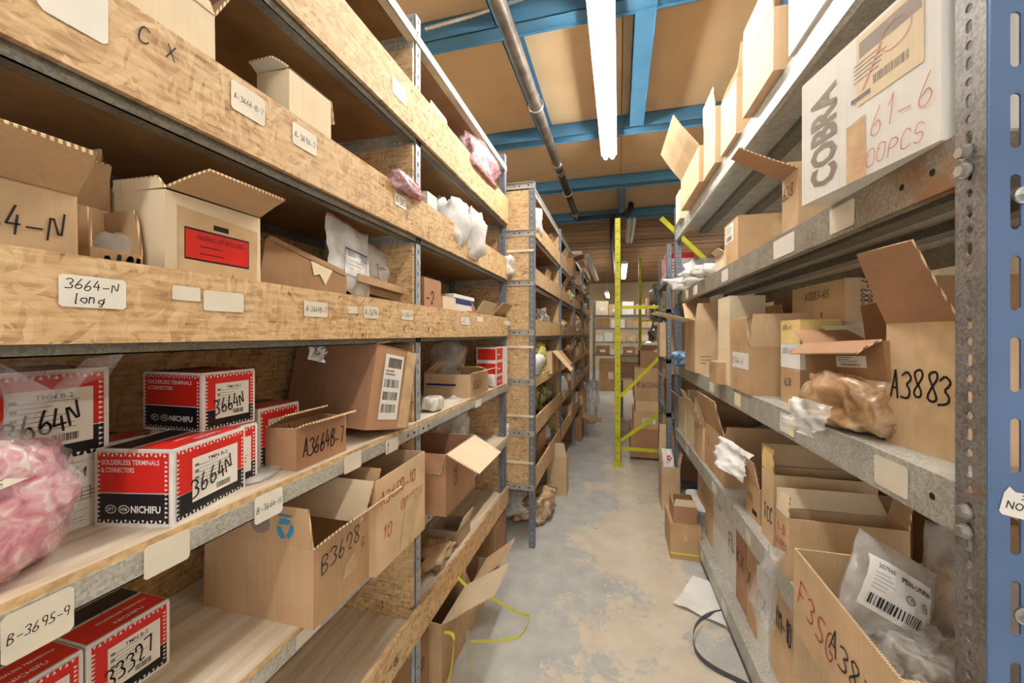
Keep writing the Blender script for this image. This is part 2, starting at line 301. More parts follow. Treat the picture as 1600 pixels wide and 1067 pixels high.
class Art:
    """flat print on a surface; x to the right, y up, metres"""
    def __init__(s, w, h): s.w, s.h = w, h; s.mb = MB(); s.k = 0; s.rnd = random.Random(int(w * 9973 + h * 7919))
    def z(s): s.k += 1; return .0004 + .00012 * s.k
    def poly(s, pts, mat): z = s.z(); s.mb.add([(x, y, z) for x, y in pts], [tuple(range(len(pts)))], mat)
    fine = False
    def rect(s, x0, y0, x1, y1, mat):
        if s.fine and (x1 - x0) * (y1 - y0) > .0008:
            z = s.z(); n = 12; s.mb.add([(x0 + (x1 - x0) * i / n, y0 + (y1 - y0) * j / n, z) for j in range(n + 1) for i in range(n + 1)], [(j * (n + 1) + i, j * (n + 1) + i + 1, (j + 1) * (n + 1) + i + 1, (j + 1) * (n + 1) + i) for j in range(n) for i in range(n)], mat); return
        s.poly([(x0, y0), (x1, y0), (x1, y1), (x0, y1)], mat)
    def ring(s, cx, cy, rx, ry, t, mat, a0=0, a1=360, n=20):
        z = s.z(); vs = []
        for i in range(n + 1):
            a = R(a0 + (a1 - a0) * i / n); vs += [(cx + rx * math.cos(a), cy + ry * math.sin(a), z), (cx + (rx - t) * math.cos(a), cy + (ry - t) * math.sin(a), z)]
        s.mb.add(vs, [(2 * i, 2 * i + 2, 2 * i + 3, 2 * i + 1) for i in range(n)], mat)
    def text(s, t, x, y, w, h, mat, rot=0, bold=.012):
        vs, fs, x0, x1, y0, y1 = text_mesh(t, bold)
        if not vs: return
        z = s.z(); sx = w / (x1 - x0); sy = h / (y1 - y0); c, d = math.cos(R(rot)), math.sin(R(rot))
        o = []
        for v in vs:
            a, b = (v.x - x0) * sx, (v.y - y0) * sy; o.append((x + a * c - b * d, y + a * d + b * c, z))
        s.mb.add(o, fs, mat)
    def hand(s, t, x, y, h, mat, pen=None, rot=0, slant=.12, sp=1.0, wide=.62, maxw=None):
        """marker pen writing in single strokes, narrowed to fit"""
        full = sum(h / 7 * ((wide * 5.8 + 1.7) if ch not in '1I.l ' else 4.0) for ch in t) + h * slant
        room = maxw or ((s.w - x) * .97 if abs(rot) < 20 else s.h * .9)
        if full > room: q = room / full; wide *= q; sp *= q; slant *= q
        z = s.z(); pen = pen or h * .09; u = h / 7.0; c, d = math.cos(R(rot)), math.sin(R(rot)); cx = 0
        for ch in t:
            st = G.get(ch, G.get(ch.upper(), '')); jx = s.rnd.uniform(-.3, .3) * u; jy = s.rnd.uniform(-.5, .5) * u
            for line in st.split('|'):
                pts = []
                for p in line.split():
                    a = cx + jx + (int(p[0]) * wide * 1.45 + s.rnd.uniform(-.18, .18)) * u; b = jy + (int(p[1]) - 1 + s.rnd.uniform(-.2, .2)) * u * 1.17
                    a += b * slant; pts.append(Vector((x + a * c - b * d, y + a * d + b * c)))
                if len(pts) > 3:                    # round the corners
                    q = [pts[0]]
                    for i in range(1, len(pts) - 1): q += [pts[i] * .75 + pts[i - 1] * .25, pts[i] * .75 + pts[i + 1] * .25]
                    pts = q + [pts[-1]]
                for i in range(len(pts) - 1):
                    e = pts[i + 1] - pts[i]
                    if e.length < 1e-7: continue
                    e.normalize(); nn = Vector((-e.y, e.x)) * pen / 2; a, b = pts[i] - e * pen * .3, pts[i + 1] + e * pen * .3
                    s.mb.add([(a.x - nn.x, a.y - nn.y, z), (b.x - nn.x, b.y - nn.y, z), (b.x + nn.x, b.y + nn.y, z), (a.x + nn.x, a.y + nn.y, z)], [(0, 1, 2, 3)], mat)
            cx += (u * (wide * 1.45 * 4 + 1.7 * sp)) if ch not in '1I.l ' else u * 4.0 * sp
        return cx
    def bars(s, x0, y0, x1, y1, mat='ink_black', rot=0):
        x = x0
        while x < x1:
            wd = s.rnd.choice((.6, 1, 1.6)) * (x1 - x0) / 46
            s.rect(x, y0, min(x + wd, x1), y1, mat); s.k -= 1; x += wd + s.rnd.choice((.7, 1.1, 1.8)) * (x1 - x0) / 46
        s.k += 1
    def lines(s, x0, y0, x1, y1, n, mat='ink_grey', fill=.35):
        for i in range(n):
            y = y1 - (y1 - y0) * (i + .5) / n; t = (y1 - y0) / n * fill; e = x0 + (x1 - x0) * s.rnd.uniform(.45, 1)
            s.rect(x0, y - t / 2, e, y + t / 2, mat); s.k -= 1
        s.k += 1
    def build(s, name, parent, M):
        s.mb.v = [tuple(M @ Vector(v)) for v in s.mb.v]
        return s.mb.build(name, parent)
def frame(o, ex, ey):
    ex, ey = Vector(ex).normalized(), Vector(ey).normalized(); ez = ex.cross(ey)
    M = Matrix.Identity(4)
    for i in range(3): M[i][0], M[i][1], M[i][2], M[i][3] = ex[i], ey[i], ez[i], o[i]
    return M
# ---------------------------------------------------------------- setting
def struct(o): o['kind'] = 'structure'; return o
YE = 15.0                                   # end wall
XL, XR = -3.6, 4.2
m = MB(); m.box((XL, -3.2, -.1), (XR, YE, 0), 'painted_concrete'); struct(m.build('floor'))
for nm, a, b in (('wall_back', (XL, YE, 0), (XR, YE + .1, 3.6)), ('wall_left', (XL - .1, -3.2, 0), (XL, YE, 3.6)), ('wall_right', (XR, -3.2, 0), (XR + .1, YE, 3.6))):
    struct(one(nm, (a, b), 'wall_plaster'))
ZB = H + 1.55                               # underside of the blue beams
ZP = ZB + .105                              # underside of the ceiling boards
def beam_y(dy): return (F * 1.55 / dy - 0 * S_) / C_        # where the beam lies on the line X=0
BY = [F * 1.55 / d / C_ for d in (640, 522, 320, 234, 183)]
BY[0] = BY[1] - (BY[2] - BY[1]); BY.insert(0, BY[0] - 1.16); BY.insert(0, BY[0] - 1.16)
ceil = empty('ceiling', (0, 0, ZP)); struct(ceil)
Y_end = BY[-1] + .06
seams = [BY[0] - .5] + [BY[i] + .33 for i in range(len(BY) - 1)] + [Y_end]
seams = [-3.2, -1.0, 0.10, 2.16, 4.10, Y_end]
xs = [XL, -1.25, .02, 1.24, 2.46, XR]
for i in range(len(seams) - 1):
    for j in range(len(xs) - 1):
        o = (0, .08, -.06)[i % 3] if 0 < i < 4 else 0
        struct(one('panel', ((xs[j] + .003, seams[i] + .003, ZP), (xs[j + 1] - .003, seams[i + 1] - .003, ZP + .018)), 'ceiling_panel', ceil, loc=(0, 0, -ZP)))
struct(one('backing_board', ((XL, -3.2, ZP + .02), (XR, Y_end, ZP + .05)), 'ply_brown', ceil, loc=(0, 0, -ZP)))  # slab added above the panels to stop world light leaking through the seams
m = MB()
# timber boards of the higher roof beyond the mezzanine
ZD = H + 1.86
y = Y_end; k = 0
deck = empty('trim_1', (0, Y_end, ZD)); struct(deck)
while y < YE:
    wd = .095 + .006 * ((k * 37) % 5)
    struct(one('plank', ((XL, y + .008, ZD - .006 * (k % 3)), (XR, y + wd, ZD + .03)), 'deck_wood', deck, loc=(0, -Y_end, -ZD))); y += wd; k += 1
struct(one('backing_board', ((XL, Y_end, ZD + .03), (XR, YE, ZD + .06)), 'pipe_dark', deck, loc=(0, -Y_end, -ZD)))
# C-section cross beams, and the channels hung between them
def channel(mb, a, b, hgt, fl, mat, side=1, t=.006):
    a, b = Vector(a), Vector(b); d = (b - a).normalized(); n = Vector((-d.y, d.x, 0)) * side
    def slab(p, q, z0, z1):
        vs = [p + Vector((0, 0, z0)), q + Vector((0, 0, z0)), q + Vector((0, 0, z1)), p + Vector((0, 0, z1))]
        return vs
    def bx(o0, o1, z0, z1):
        vs = [a + n * o0 + Vector((0, 0, z0)), b + n * o0 + Vector((0, 0, z0)), b + n * o1 + Vector((0, 0, z0)), a + n * o1 + Vector((0, 0, z0)),
              a + n * o0 + Vector((0, 0, z1)), b + n * o0 + Vector((0, 0, z1)), b + n * o1 + Vector((0, 0, z1)), a + n * o1 + Vector((0, 0, z1))]
        mb.add(vs, [(0, 3, 2, 1), (4, 5, 6, 7), (0, 1, 5, 4), (1, 2, 6, 5), (2, 3, 7, 6), (3, 0, 4, 7)], mat)
    bx(0, t, 0, hgt); bx(0, fl, 0, t); bx(fl - .004, fl, -.012, 0); bx(0, fl, hgt - t, hgt)
for i, yb in enumerate(BY):
    mb = MB(); dk = .004 * 0
    channel(mb, (XL, yb + .04, ZB), (XR, yb - .04, ZB), .103, .085, 'blue_steel', 1)
    bm_ = mb.build('trim_2' if i == 0 else 'trim_%d' % (i + 2)); struct(bm_)
def long_beam(x, y0, y1, wdt, num):
    mb = MB(); channel(mb, (x, y0, ZB + .004), (x, y1, ZB + .004), .097, wdt, 'blue_steel', -1); struct(mb.build('trim_%d' % num))
n_ = 10
for i in range(3, len(BY) - 2):
    pass
iA = len(BY) - 4
for x, wd, y0, y1 in ((-.60, .09, BY[iA - 1], BY[iA + 1]), (.07, .105, BY[iA - 1], BY[iA + 1]), (.78, .07, BY[iA - 1], BY[iA + 1]), (-1.3, .07, BY[iA - 1], BY[iA + 1]), (.0, .07, BY[iA + 2], BY[iA + 3])):
    long_beam(x, y0 + .08, y1 - .01, wd, n_); n_ += 1

# ---------------------------------------------------------------- perforated angle posts
def strip(mb, o, ea, eb, en, w, p, n, holes, t, mat, seg=10):
    """a steel strip along eb with one hole per cell; holes = [(a0, half width, half height)] used in turn"""
    o, ea, eb, en = Vector(o), Vector(ea), Vector(eb), Vector(en)
    for k in range(n):
        a0, hw, hh = holes[k % len(holes)]
        out, inn = [], []
        r = min(hw, hh)
        for i in range(seg):
            an = 2 * math.pi * (i + .5) / seg; c, s = math.cos(an), math.sin(an)
            inn.append((a0 + (hw - r) * (1 if c > 0 else -1) + r * c, p / 2 + (hh - r) * (1 if s > 0 else -1) + r * s))
            # matching point on the cell's outline
            sx = ((w - a0) if c > 0 else a0) / max(abs(c), 1e-6); sy = (p / 2) / max(abs(s), 1e-6); q = min(sx, sy)
            out.append((a0 + c * q, p / 2 + s * q))
        b0 = k * p; base = len(mb.v)
        for side in (0, 1):
            for a, b in out + inn: mb.v.append(tuple(o + ea * a + eb * (b + b0) + en * (t * side)))
        km = mb.mi(mat)
        for i in range(seg):
            j = (i + 1) % seg
            for f in ((i, j, seg + j, seg + i), (2 * seg + i, 3 * seg + i, 3 * seg + j, 2 * seg + j), (seg + i, seg + j, 3 * seg + j, 3 * seg + i)):
                mb.f.append(tuple(base + q for q in f)); mb.m.append(km)
        # cell corners
        for ca, cb in ((0, 0), (w, 0), (w, p), (0, p)):
            best = sorted(range(seg), key=lambda i: (out[i][0] - ca) ** 2 + (out[i][1] - cb) ** 2)[:2]
            for side in (0, 1):
                bi = len(mb.v); mb.v.append(tuple(o + ea * ca + eb * (cb + b0) + en * (t * side)))
                mb.f.append((base + side * 2 * seg + best[0], base + side * 2 * seg + best[1], bi)); mb.m.append(km)
    # long edges
    Lh = n * p
    for a in (0, w):
        mb.add([o + ea * a, o + ea * a + eb * Lh, o + ea * a + eb * Lh + en * t, o + ea * a + en * t], [(0, 1, 2, 3)], mat)
POSTC = {}
def angle_post(name, parent, x, y, z0, hgt, sx, sy, mat, wa=.036, wb=.036, p=.038, ha=None, hb=None, matb=None):
    """an L-section post: flange a runs along x (facing the viewer), flange b along y (facing the aisle)"""
    key = (round(hgt, 3), sx, sy, mat, wa, wb, p)
    if key not in POSTC:
        mb = MB(); n = int(hgt / p)
        ha = ha or [(wa * .5, .0036, .0085)]; hb = hb or [(wb * .5, .0036, .0085)]
        strip(mb, (0, 0, 0), (sx, 0, 0), (0, 0, 1), (0, sy, 0), wa, p, n, ha, .002, mat)
        strip(mb, (0, 0, 0), (0, sy, 0), (0, 0, 1), (sx, 0, 0), wb, p, n, hb, .002, matb or mat)
        o = mb.build(name, parent); POSTC[key] = o.data
    else: o = link(name, POSTC[key], parent)
    o.location = (x, y, z0); return o
def bolt(mb, p, axis, r=.007, t=.006, mat='bolt'):
    p = Vector(p); a = Vector(axis); mb.tube([p, p + a * t], r, mat, 6); mb.tube([p, p + a * t * .3], r * 1.35, mat, 12)

# ---------------------------------------------------------------- stickers with writing
def sticker(parent, M, w, h, mat, lines, hh=None, inkm='ink_black', off=(0, 0)):
    a = Art(w, h)
    c = min(w, h) * .08; a.poly([(c, 0), (w - c, 0), (w, c), (w, h - c), (w - c, h), (c, h), (0, h - c), (0, c)], mat)
    n = len([l for l in lines if l])
    for i, l in enumerate(lines):
        if not l: continue
        if hh: th = hh
        else: th = min(h * .62 / n, w * .86 / (len(l) * .60))
        a.hand(l, w * .08, h * .5 + (n - 1) * h * .22 - i * h * .44 - th / 2, th, inkm, pen=th * .10)
    return a.build('label_sticker', parent, M)
ST_L = []     # stickers on the left unit's boards, filled below: (px0, px1, level, mat, lines, width override)

# ---------------------------------------------------------------- left shelving unit
XU = -.66; XB = -1.04
REL = [1.02, .69, .35, .008, -.30, -.63, -.975]
Y0, YM, Y1 = .04, 1.24, 2.385
U1 = empty('shelving_unit', (XU, Y0, 0), 0, 'nearest tall shelving unit with chipboard dividers and lips, opposite the blue post', 'shelving unit')
off = (-XU, -Y0, 0)
def u1(mb, name, parent=None): return mb.build(name, parent or U1, loc=(off if parent is None else (0, 0, 0)))
for y in (Y0, YM, Y1 - .036):
    o = angle_post('post', U1, XU - .014, y, 0, H + 1.12, -1, 1, 'post_light' if y == YM else 'post_grey'); o.location += Vector(off)
    o = angle_post('post', U1, XB, y, 0, H + 1.12, 1, 1, 'post_grey'); o.location += Vector(off)
for k, z in enumerate(REL):
    zt = H + z
    for (ya, yb) in ((Y0 + .003, YM - .001), (YM + .004, Y1)):
        th = .012
        mat = 'plywood' if k >= 4 else ('hardboard' if k or ya < YM else 'panel_pale')
        mb = MB(); mb.box((XB, ya, zt - th), (XU - .004 if k >= 4 else XU - .016, yb, zt), mat); o = u1(mb, 'shelf_panel')
        if k >= 4: o.data.materials.append(MATS['ply_edge']); o.data.polygons[3].material_index = 1
        # steel front and back rails with turned lips
        mb = MB(); gm = 'galvanised' if k >= 4 else 'galv_dark'
        if k == 6:
            mb.box((XU - .013, ya, zt - .045), (XU - .011, yb, zt - .012), gm)
        elif k == 0:
            mb.box((XU - .012, ya, zt - .018), (XU - .010, yb, zt + .016), 'white_strip'); mb.box((XU - .04, ya, zt - .018), (XU - .010, yb, zt - .016), 'white_strip')
        elif k < 4:
            mb.box((XU - .016, ya, zt - .036), (XU - .014, yb, zt), gm); mb.box((XU - .040, ya, zt - .036), (XU - .014, yb, zt - .034), gm)
        else:
            mb.box((XU - .004, ya, zt - .048), (XU - .002, yb, zt - .012), gm); mb.box((XU - .03, ya, zt - .048), (XU - .002, yb, zt - .046), gm)
        for yy in ((ya + .03, ya + .07, yb - .07, yb - .03) if k >= 4 else ()):
            mb.tube([(XU - .002, yy, zt - .030), (XU - .0015, yy, zt - .030)], .005, 'hole_dark', 8)
        u1(mb, 'front_rail')
        mb = MB(); mb.box((XB, ya, zt - .04), (XB + .002, yb, zt - .012), gm); u1(mb, 'back_rail')
        # end brackets along the dividers
        mb = MB(); e = yb - .004
        mb.box((XB, e - .002, zt - .045), (XU - .018, e, zt - .012), 'galvanised'); mb.box((XB, e - .022, zt - .014), (XU - .018, e, zt - .012), 'galvanised')
        for q in (0, .022, .044): bolt(mb, (XU - .05 - q, e - .002, zt - .03), (0, -1, 0), .005, .004, 'bolt')
        u1(mb, 'end_bracket')
# chipboard lips nailed to the front
BO = [((.675, .832), 'a'), ((.334, .463), 'b'), ((-.012, .100), 'c'), ((-1.045, -.938), 'd')]
BOARD = {}
for (za, zb), nm in BO:
    mb = MB(); mb.box((XU - .012, Y0, H + za), (XU, Y1 - .004, H + zb), 'osb_x'); o = u1(mb, 'front_lip'); BOARD[nm] = (o, (za + zb) / 2, zb - za)
    mb = MB()
    for yy in (Y0 + .06, YM - .05, YM + .07, Y1 - .05):
        for zz in (za + .03, zb - .03): mb.tube([(XU, yy, H + zz), (XU + .0006, yy, H + zz)], .0032, 'hole_dark', 8)
    mb.build('nail', o)['kind'] = 'stuff'
# dividers and backs
for k in range(6):
    za, zb = H + REL[k + 1] + .001, H + REL[k] - .046
    for yy in (YM, Y1 - .016):
        mb = MB(); mb.box((XB + .003, yy - .014 if yy == YM else yy, za), (XU - .018, yy - .002 if yy == YM else yy + .012, zb), 'osb_y'); u1(mb, 'divider_panel')
for ya, yb in ((Y0, YM - .003), (YM + .003, Y1)):
    mb = MB(); mb.box((XB - .016, ya, .10), (XB - .004, yb, H + 1.0), 'osb_x'); u1(mb, 'back_panel')
def on_plane(px0, px1, zc, hgt, X=XU, e=.001):
    a, b = gx(px0, X), gx(px1, X)
    return frame((X + e, a, H + zc - hgt / 2), (0, 1, 0), (0, 0, 1)), b - a
def board_sticker(key, px0, px1, hgt, dz, mat, lines, **kw):
    o, zc, _ = BOARD[key]; M, wd = on_plane(px0, px1, zc + dz, hgt); return sticker(o, M, wd, hgt, mat, lines, **kw)
board_sticker('c', 90, 196, .040, .010, 'sticker', ['3664-N', ' long'])
board_sticker('c', 268, 312, .022, .020, 'sticker_cream', [''])
board_sticker('c', 317, 380, .034, .012, 'sticker_cream', [''])
board_sticker('c', 474, 511, .034, .012, 'sticker_cream', ['A-3664B-2'])
board_sticker('c', 543, 558, .018, .018, 'sticker_cream', ['-'])
board_sticker('c', 568, 590, .034, .016, 'sticker_cream', ['A-3694'])
board_sticker('c', 627, 645, .032, .018, 'sticker_cream', ['A-3665-N'])
board_sticker('c', 720, 733, .034, .014, 'sticker', ['-62'])
board_sticker('c', 745, 754, .026, .028, 'sticker', [''])
board_sticker('c', 788, 797, .026, .024, 'sticker', [''])
board_sticker('b', 360, 413, .052, .026, 'sticker_cream', ['A-3666-B-7'])
board_sticker('b', 456, 494, .046, .024, 'sticker_cream', ['A-3696-2'])
board_sticker('b', 616, 634, .036, .016, 'sticker', ['A-365'])
board_sticker('b', 57, 168, .066, .018, 'sticker', [''])
board_sticker('a', 612, 634, .05, .0, 'sticker_cream', [''])
def scribble(key, t, px, dz, h, inkm='ink_black'):
    o, zc, _ = BOARD[key]; M, _w = on_plane(px, px + 5, zc + dz, h); a = Art(.1, h); a.hand(t, 0, 0, h, inkm); a.build('pen_mark', o, M)
scribble('b', 'X', 258, .03, .022); scribble('b', 'C', 214, .03, .024); scribble('b', 'R', 634, -.02, .02); scribble('b', '7', 672, -.02, .02)
scribble('c', 'F', 630, -.03, .018); scribble('c', 'S', 668, -.03, .02); scribble('d', '-6', 607, .0, .035)
def rail_sticker(px0, px1, zc, hgt, mat, lines, X=XU - .0015, **kw):
    M, wd = on_plane(px0, px1, zc, hgt, X, .0005); o = sticker(U1, M, wd, hgt, mat, lines, **kw); o.location = off; return o
rail_sticker(0, 115, -.342, .056, 'sticker_cream', ['B-3695-9'])
rail_sticker(224, 296, -.332, .048, 'sticker_cream', [''])
rail_sticker(397, 441, -.334, .052, 'sticker', ['B-3664-H'])
rail_sticker(537, 564, -.328, .045, 'sticker_cream', [''])
rail_sticker(602, 622, -.335, .04, 'sticker_cream', ['1'])
rail_sticker(742, 752, -.335, .035, 'sticker', [''])
rail_sticker(462, 500, -.655, .03, 'sticker_cream', [''])

# ---------------------------------------------------------------- the long unit behind it
XV, XVB = -.505, -.885
VY = [2.43, 3.62, 4.81, 6.0, 7.2]
REL2 = [.93, .63, .32, 0.0, -.30, -.62, -.955]
U2 = empty('shelving_unit', (XV, VY[0], 0), 0, 'long chipboard lipped shelving unit farther down the aisle, with a braced end frame', 'shelving unit')
off2 = (-XV, -VY[0], 0)
def u2(mb, name): return mb.build(name, U2, loc=off2)
for y in VY:
    for x, s in ((XV, -1), (XVB, 1)):
        o = angle_post('post', U2, x, y - (.0 if y == VY[0] else .018), 0, 2.29, s, 1, 'post_grey'); o.location += Vector(off2)
for i in range(4):
    ya, yb = VY[i] + .004, VY[i + 1] - .022
    for k, z in enumerate(REL2):
        zt = H + z
        mb = MB(); mb.box((XVB, ya, zt - .012), (XV - .016, yb, zt), 'ply_brown'); u2(mb, 'shelf_panel')
        mb = MB(); mb.box((XV - .018, ya, zt - .04), (XV - .016, yb, zt + (.012 if k == 0 else 0)), 'galvanised' if k == 0 else 'galv_dark'); mb.box((XVB, yb - .004, zt - .045), (XV - .02, yb - .002, zt - .012), 'galvanised'); u2(mb, 'rail')
        if k < 6:
            mb = MB(); mb.box((XVB, yb - .002, H + REL2[k + 1] + .001), (XV - .02, yb + .010, zt - .046), 'osb_y'); u2(mb, 'divider_panel')
    mb = MB(); mb.box((XVB - .014, ya, .1), (XVB - .003, yb, H + .92), 'osb_x'); u2(mb, 'back_panel')
LV2 = [(.617, .728, 0), (.315, .415, 0), (-.012, .09, 0), (-.335, -.27, 0), (-.635, -.527, 0), (-.975, -.85, 0)]
for za, zb, _ in LV2:
    for i in range(2):
        ya, yb = (VY[0] + .045, VY[2] - .01) if i == 0 else (VY[2] + .004, VY[4])
        mb = MB(); mb.box((XV - .014, ya, H + za), (XV - .002, yb, H + zb), 'osb_x'); u2(mb, 'front_lip')
# braced end frame facing the camera
mb = MB(); mb.box((XVB + .003, VY[0] + .003, H - .965), (XV - .006, VY[0] + .012, H + .90), 'osb_y'); u2(mb, 'end_panel')
for z in (.925, .63, .32, .01, -.30, -.62, -.955):
    mb = MB(); mb.box((XVB, VY[0] - .0035, H + z - .018), (XV - .002, VY[0] - .001, H + z + .018), 'galvanised'); mb.box((XVB, VY[0] - .02, H + z + .016), (XV - .002, VY[0] - .001, H + z + .018), 'galvanised')
    for q in (.018, .075, .11): mb.tube([(XV - q - .02, VY[0] - .0036, H + z), (XV - q - .02, VY[0] - .0040, H + z)], .005, 'hole_dark', 8)
    bolt(mb, (XV - .012, VY[0] - .0035, H + z), (0, -1, 0), .006, .005); u2(mb, 'cross_bar')
for z in (.52, -.08, -.51, -.80):
    mb = MB(); mb.box((XVB, VY[0] - .006, H + z - .007), (XV - .004, VY[0] - .003, H + z + .007), 'white_strip'); u2(mb, 'binding_strap')
for yq in (VY[1] - .3, VY[1] - .2):
    pass

# ---------------------------------------------------------------- right-hand rack with deep steel shelves
RA = math.radians(1.68); RO = Vector((.50, .765, 0)); RL = 2.56; RDp = .60
RU = Vector((-math.sin(RA), math.cos(RA), 0)); RN = Vector((math.cos(RA), math.sin(RA), 0))
RM = Matrix.Translation(RO) @ Matrix.Rotation(RA, 4, 'Z')
def rpt(px, inset=0.0):
    """local y on the rack's front plane (moved in by inset) seen in column px"""
    u = (px - 800) / F; d = Vector((-S_ + u * C_, C_ + u * S_, 0)); o = RO + RN * inset
    k = o.dot(RN) / d.dot(RN); P = d * k
    return (P - o).dot(RU)
def rdepth(px, inset=0): 
    u = (px - 800) / F; d = Vector((-S_ + u * C_, C_ + u * S_, 0)); o = RO + RN * inset; return o.dot(RN) / d.dot(RN)
RREL = [.80, .306, -.227, -.725, -1.20]
U3 = empty('storage_rack', RO, RA, 'deep rack of speckled galvanised steel shelves fixed to the near blue slotted post', 'storage rack')
for k, z in enumerate(RREL):
    zt = H + z; gm = 'galv_rust' if k == 1 else 'galvanised'
    bm2 = empty('steel_shelf', (0, 0, 0)); bm2.parent = U3
    mb = MB(); mb.box((.002, .0, zt - .004), (RDp, RL, zt), 'galvanised'); mb.build('deck', bm2)
    mb = MB(); mb.box((0, 0, zt - .080), (.002, RL, zt), gm); mb.box((0, 0, zt - .080), (.022, RL, zt - .078), gm)
    mb.box((.020, 0, zt - .080), (.022, RL, zt - .060), gm); mb.box((.598, 0, zt - .08), (.6, RL, zt), gm)
    for q in (.05, .12, RL - .12, RL - .05): mb.tube([(0, q, zt - .04), (-.0005, q, zt - .04)], .006, 'hole_dark', 10)
    mb.build('front_beam', bm2)
    for x in (.2, .4):
        mb = MB(); mb.box((x - .03, 0, zt - .03), (x + .03, RL, zt - .004), 'galv_dark'); mb.build('rib', bm2)
    bm2['zz'] = k
SH3 = [o for o in U3.children]
for o in SH3:
    if 'zz' in o: del o['zz']
# ordinary posts at the far end and the back
for (x, y, sx, sy) in ((-.002, RL + .002, 1, 1), (RDp, RL + .002, -1, 1), (RDp + .002, -.03, -1, 1)):
    angle_post('post', U3, x, y, 0, H + 1.0, sx, sy, 'post_grey', .045, .045, .034, [(.0225, .0065, .0065)], [(.0225, .0065, .0065)])
# the near post: worn inner flange with a row of round holes and slots, blue outer flange with long slots
mb = MB(); strip(mb, (-.004, -.052, 0), (0, 1, 0), (0, 0, 1), (1, 0, 0), .052, .0272, 96, [(.028, .0062, .0062), (.028, .0055, .0095)], .003, 'post_worn', 16); mb.build('post', U3)
mb = MB(); strip(mb, (-.004, -.055, 0), (1, 0, 0), (0, 0, 1), (0, 1, 0), .085, .1120, 23, [(.030, .0060, .038)], .003, 'post_blue', 20)
mb.tube([(-.003, -.0535, 0), (-.003, -.0535, 2.58)], .0022, 'post_blue', 8)
mb.build('post', U3)['label'] = 'blue outer face with long slots'
for z in (.268, .241, -.262, -.291, .268 + .52, .241 + .52, -.78, -.81): mb = MB(); bolt(mb, (-.006, -.022, H + z), (-1, 0, 0), .0085, .010); mb.build('bolt', U3)
for z in (.19, -.385): mb = MB(); bolt(mb, (.034, -.056, H + z), (0, -1, 0), .009, .010); mb.build('bolt', U3)
# maker's sticker stuck upside down on the blue post
a = Art(.11, .036); a.poly([(0, .004), (.004, 0), (.11, 0), (.11, .036), (.03, .036), (.012, .034), (.004, .040), (0, .03)], 'sticker')
a.text('PENN-UNION', .084, .021, .078, .011, 'ink_black', 180); a.lines(.02, .024, .10, .034, 2)
a.build('label_sticker', U3, frame((.006, -.0555, H - .248), (1, 0, -.22), (.22, 0, 1)))
def rsticker(px0, px1, k, dz, hgt, mat, lines=()):
    y1, y0 = rpt(px0), rpt(px1); y0, y1 = sorted((y0, y1))
    M = frame((-.0006, y1, H + RREL[k] - .04 + dz - hgt / 2), (0, -1, 0), (0, 0, 1)); return sticker(SH3[k], M, y1 - y0, hgt, mat, list(lines))
for px0, px1, k, mat in ((1297, 1336, 1, 'sticker_cream'), (1209, 1242, 1, 'sticker'), (1128, 1138, 1, 'sticker'), (1083, 1090, 1, 'sticker'), (1072, 1076, 1, 'sticker_cream'), (1367, 1420, 2, 'sticker_cream'),
                         (1219, 1233, 2, 'sticker'), (1233, 1241, 2, 'paper_yellow'), (1148, 1158, 2, 'paper_yellow'), (1109, 1116, 2, 'sticker'), (1166, 1174, 3, 'sticker_cream'), (1113, 1120, 3, 'sticker'), (1128, 1136, 4, 'sticker_cream'), (1095, 1099, 4, 'sticker_cream'), (1072, 1076, 3, 'sticker')):
    rsticker(px0, px1, k, .0, .058 if px0 > 1200 else .052, mat)

# ---------------------------------------------------------------- yellow pallet rack frame and its neighbours
YF = 4.20
def yellow_frame(x0, x1, y, h, label):
    e = empty('pallet_rack_frame', (x0, y, 0), 0, label, 'rack frame')
    for k, x in enumerate((x0, x1)):
        mb = MB(); s = 1 if k == 0 else -1
        mb.box((x - .028, y - .03, 0), (x + .028, y - .028, h), 'yellow_steel'); mb.box((x + s * .026 * (-1), y - .03, 0), (x + s * .028 * (-1), y + .04, h), 'yellow_steel'); mb.box((x + s * .026, y - .03, 0), (x + s * .028, y + .04, h), 'yellow_steel')
        zz = .05
        while zz < h - .03:
            mb.tube([(x, y - .0302, zz), (x, y - .0306, zz)], .006, 'hole_dark', 8); zz += .08
        mb.box((x - .05, y - .06, 0), (x + .06, y + .06, .006), 'yellow_steel'); mb.build('upright', e, loc=(-x0, -y, 0))
    def bar(a, b, wdt=.032):
        mb = MB(); a, b = Vector(a), Vector(b); d = (b - a).normalized(); q = Vector((-d.z, 0, d.x)) * wdt / 2
        vs = [a - q, b - q, b + q, a + q]; vs += [v + Vector((0, .025, 0)) for v in vs]
        mb.add(vs, [(0, 1, 2, 3), (4, 7, 6, 5), (0, 4, 5, 1), (1, 5, 6, 2), (2, 6, 7, 3), (3, 7, 4, 0)], 'yellow_steel'); mb.build('brace', e, loc=(-x0, -y, 0))
    zs = [.17, 1.63]; bar((x0 + .03, y, .17), (x1 - .03, y, .17)); bar((x0 + .03, y, 1.60), (x1 - .03, y, 1.60)) if h > 1.7 else None
    bar((x0 + .03, y, .25), (x1 - .03, y, 1.02)); bar((x0 + .03, y, 1.50), (x1 - .03, y, 1.06)) if 0 else None
    bar((x0 + .03, y, .70), (x0 + .42, y, 1.12))
    if abs(y - YF) < .01: bar((colpt(1033, y), y, H + 1.15), (x1 - .03, y, H + .50), .045)
    return e
yx = colpt(965, YF)
yellow_frame(yx, yx + 1.05, YF, H + 1.17, 'lime yellow pallet rack frame with round holes standing in the middle of the aisle')
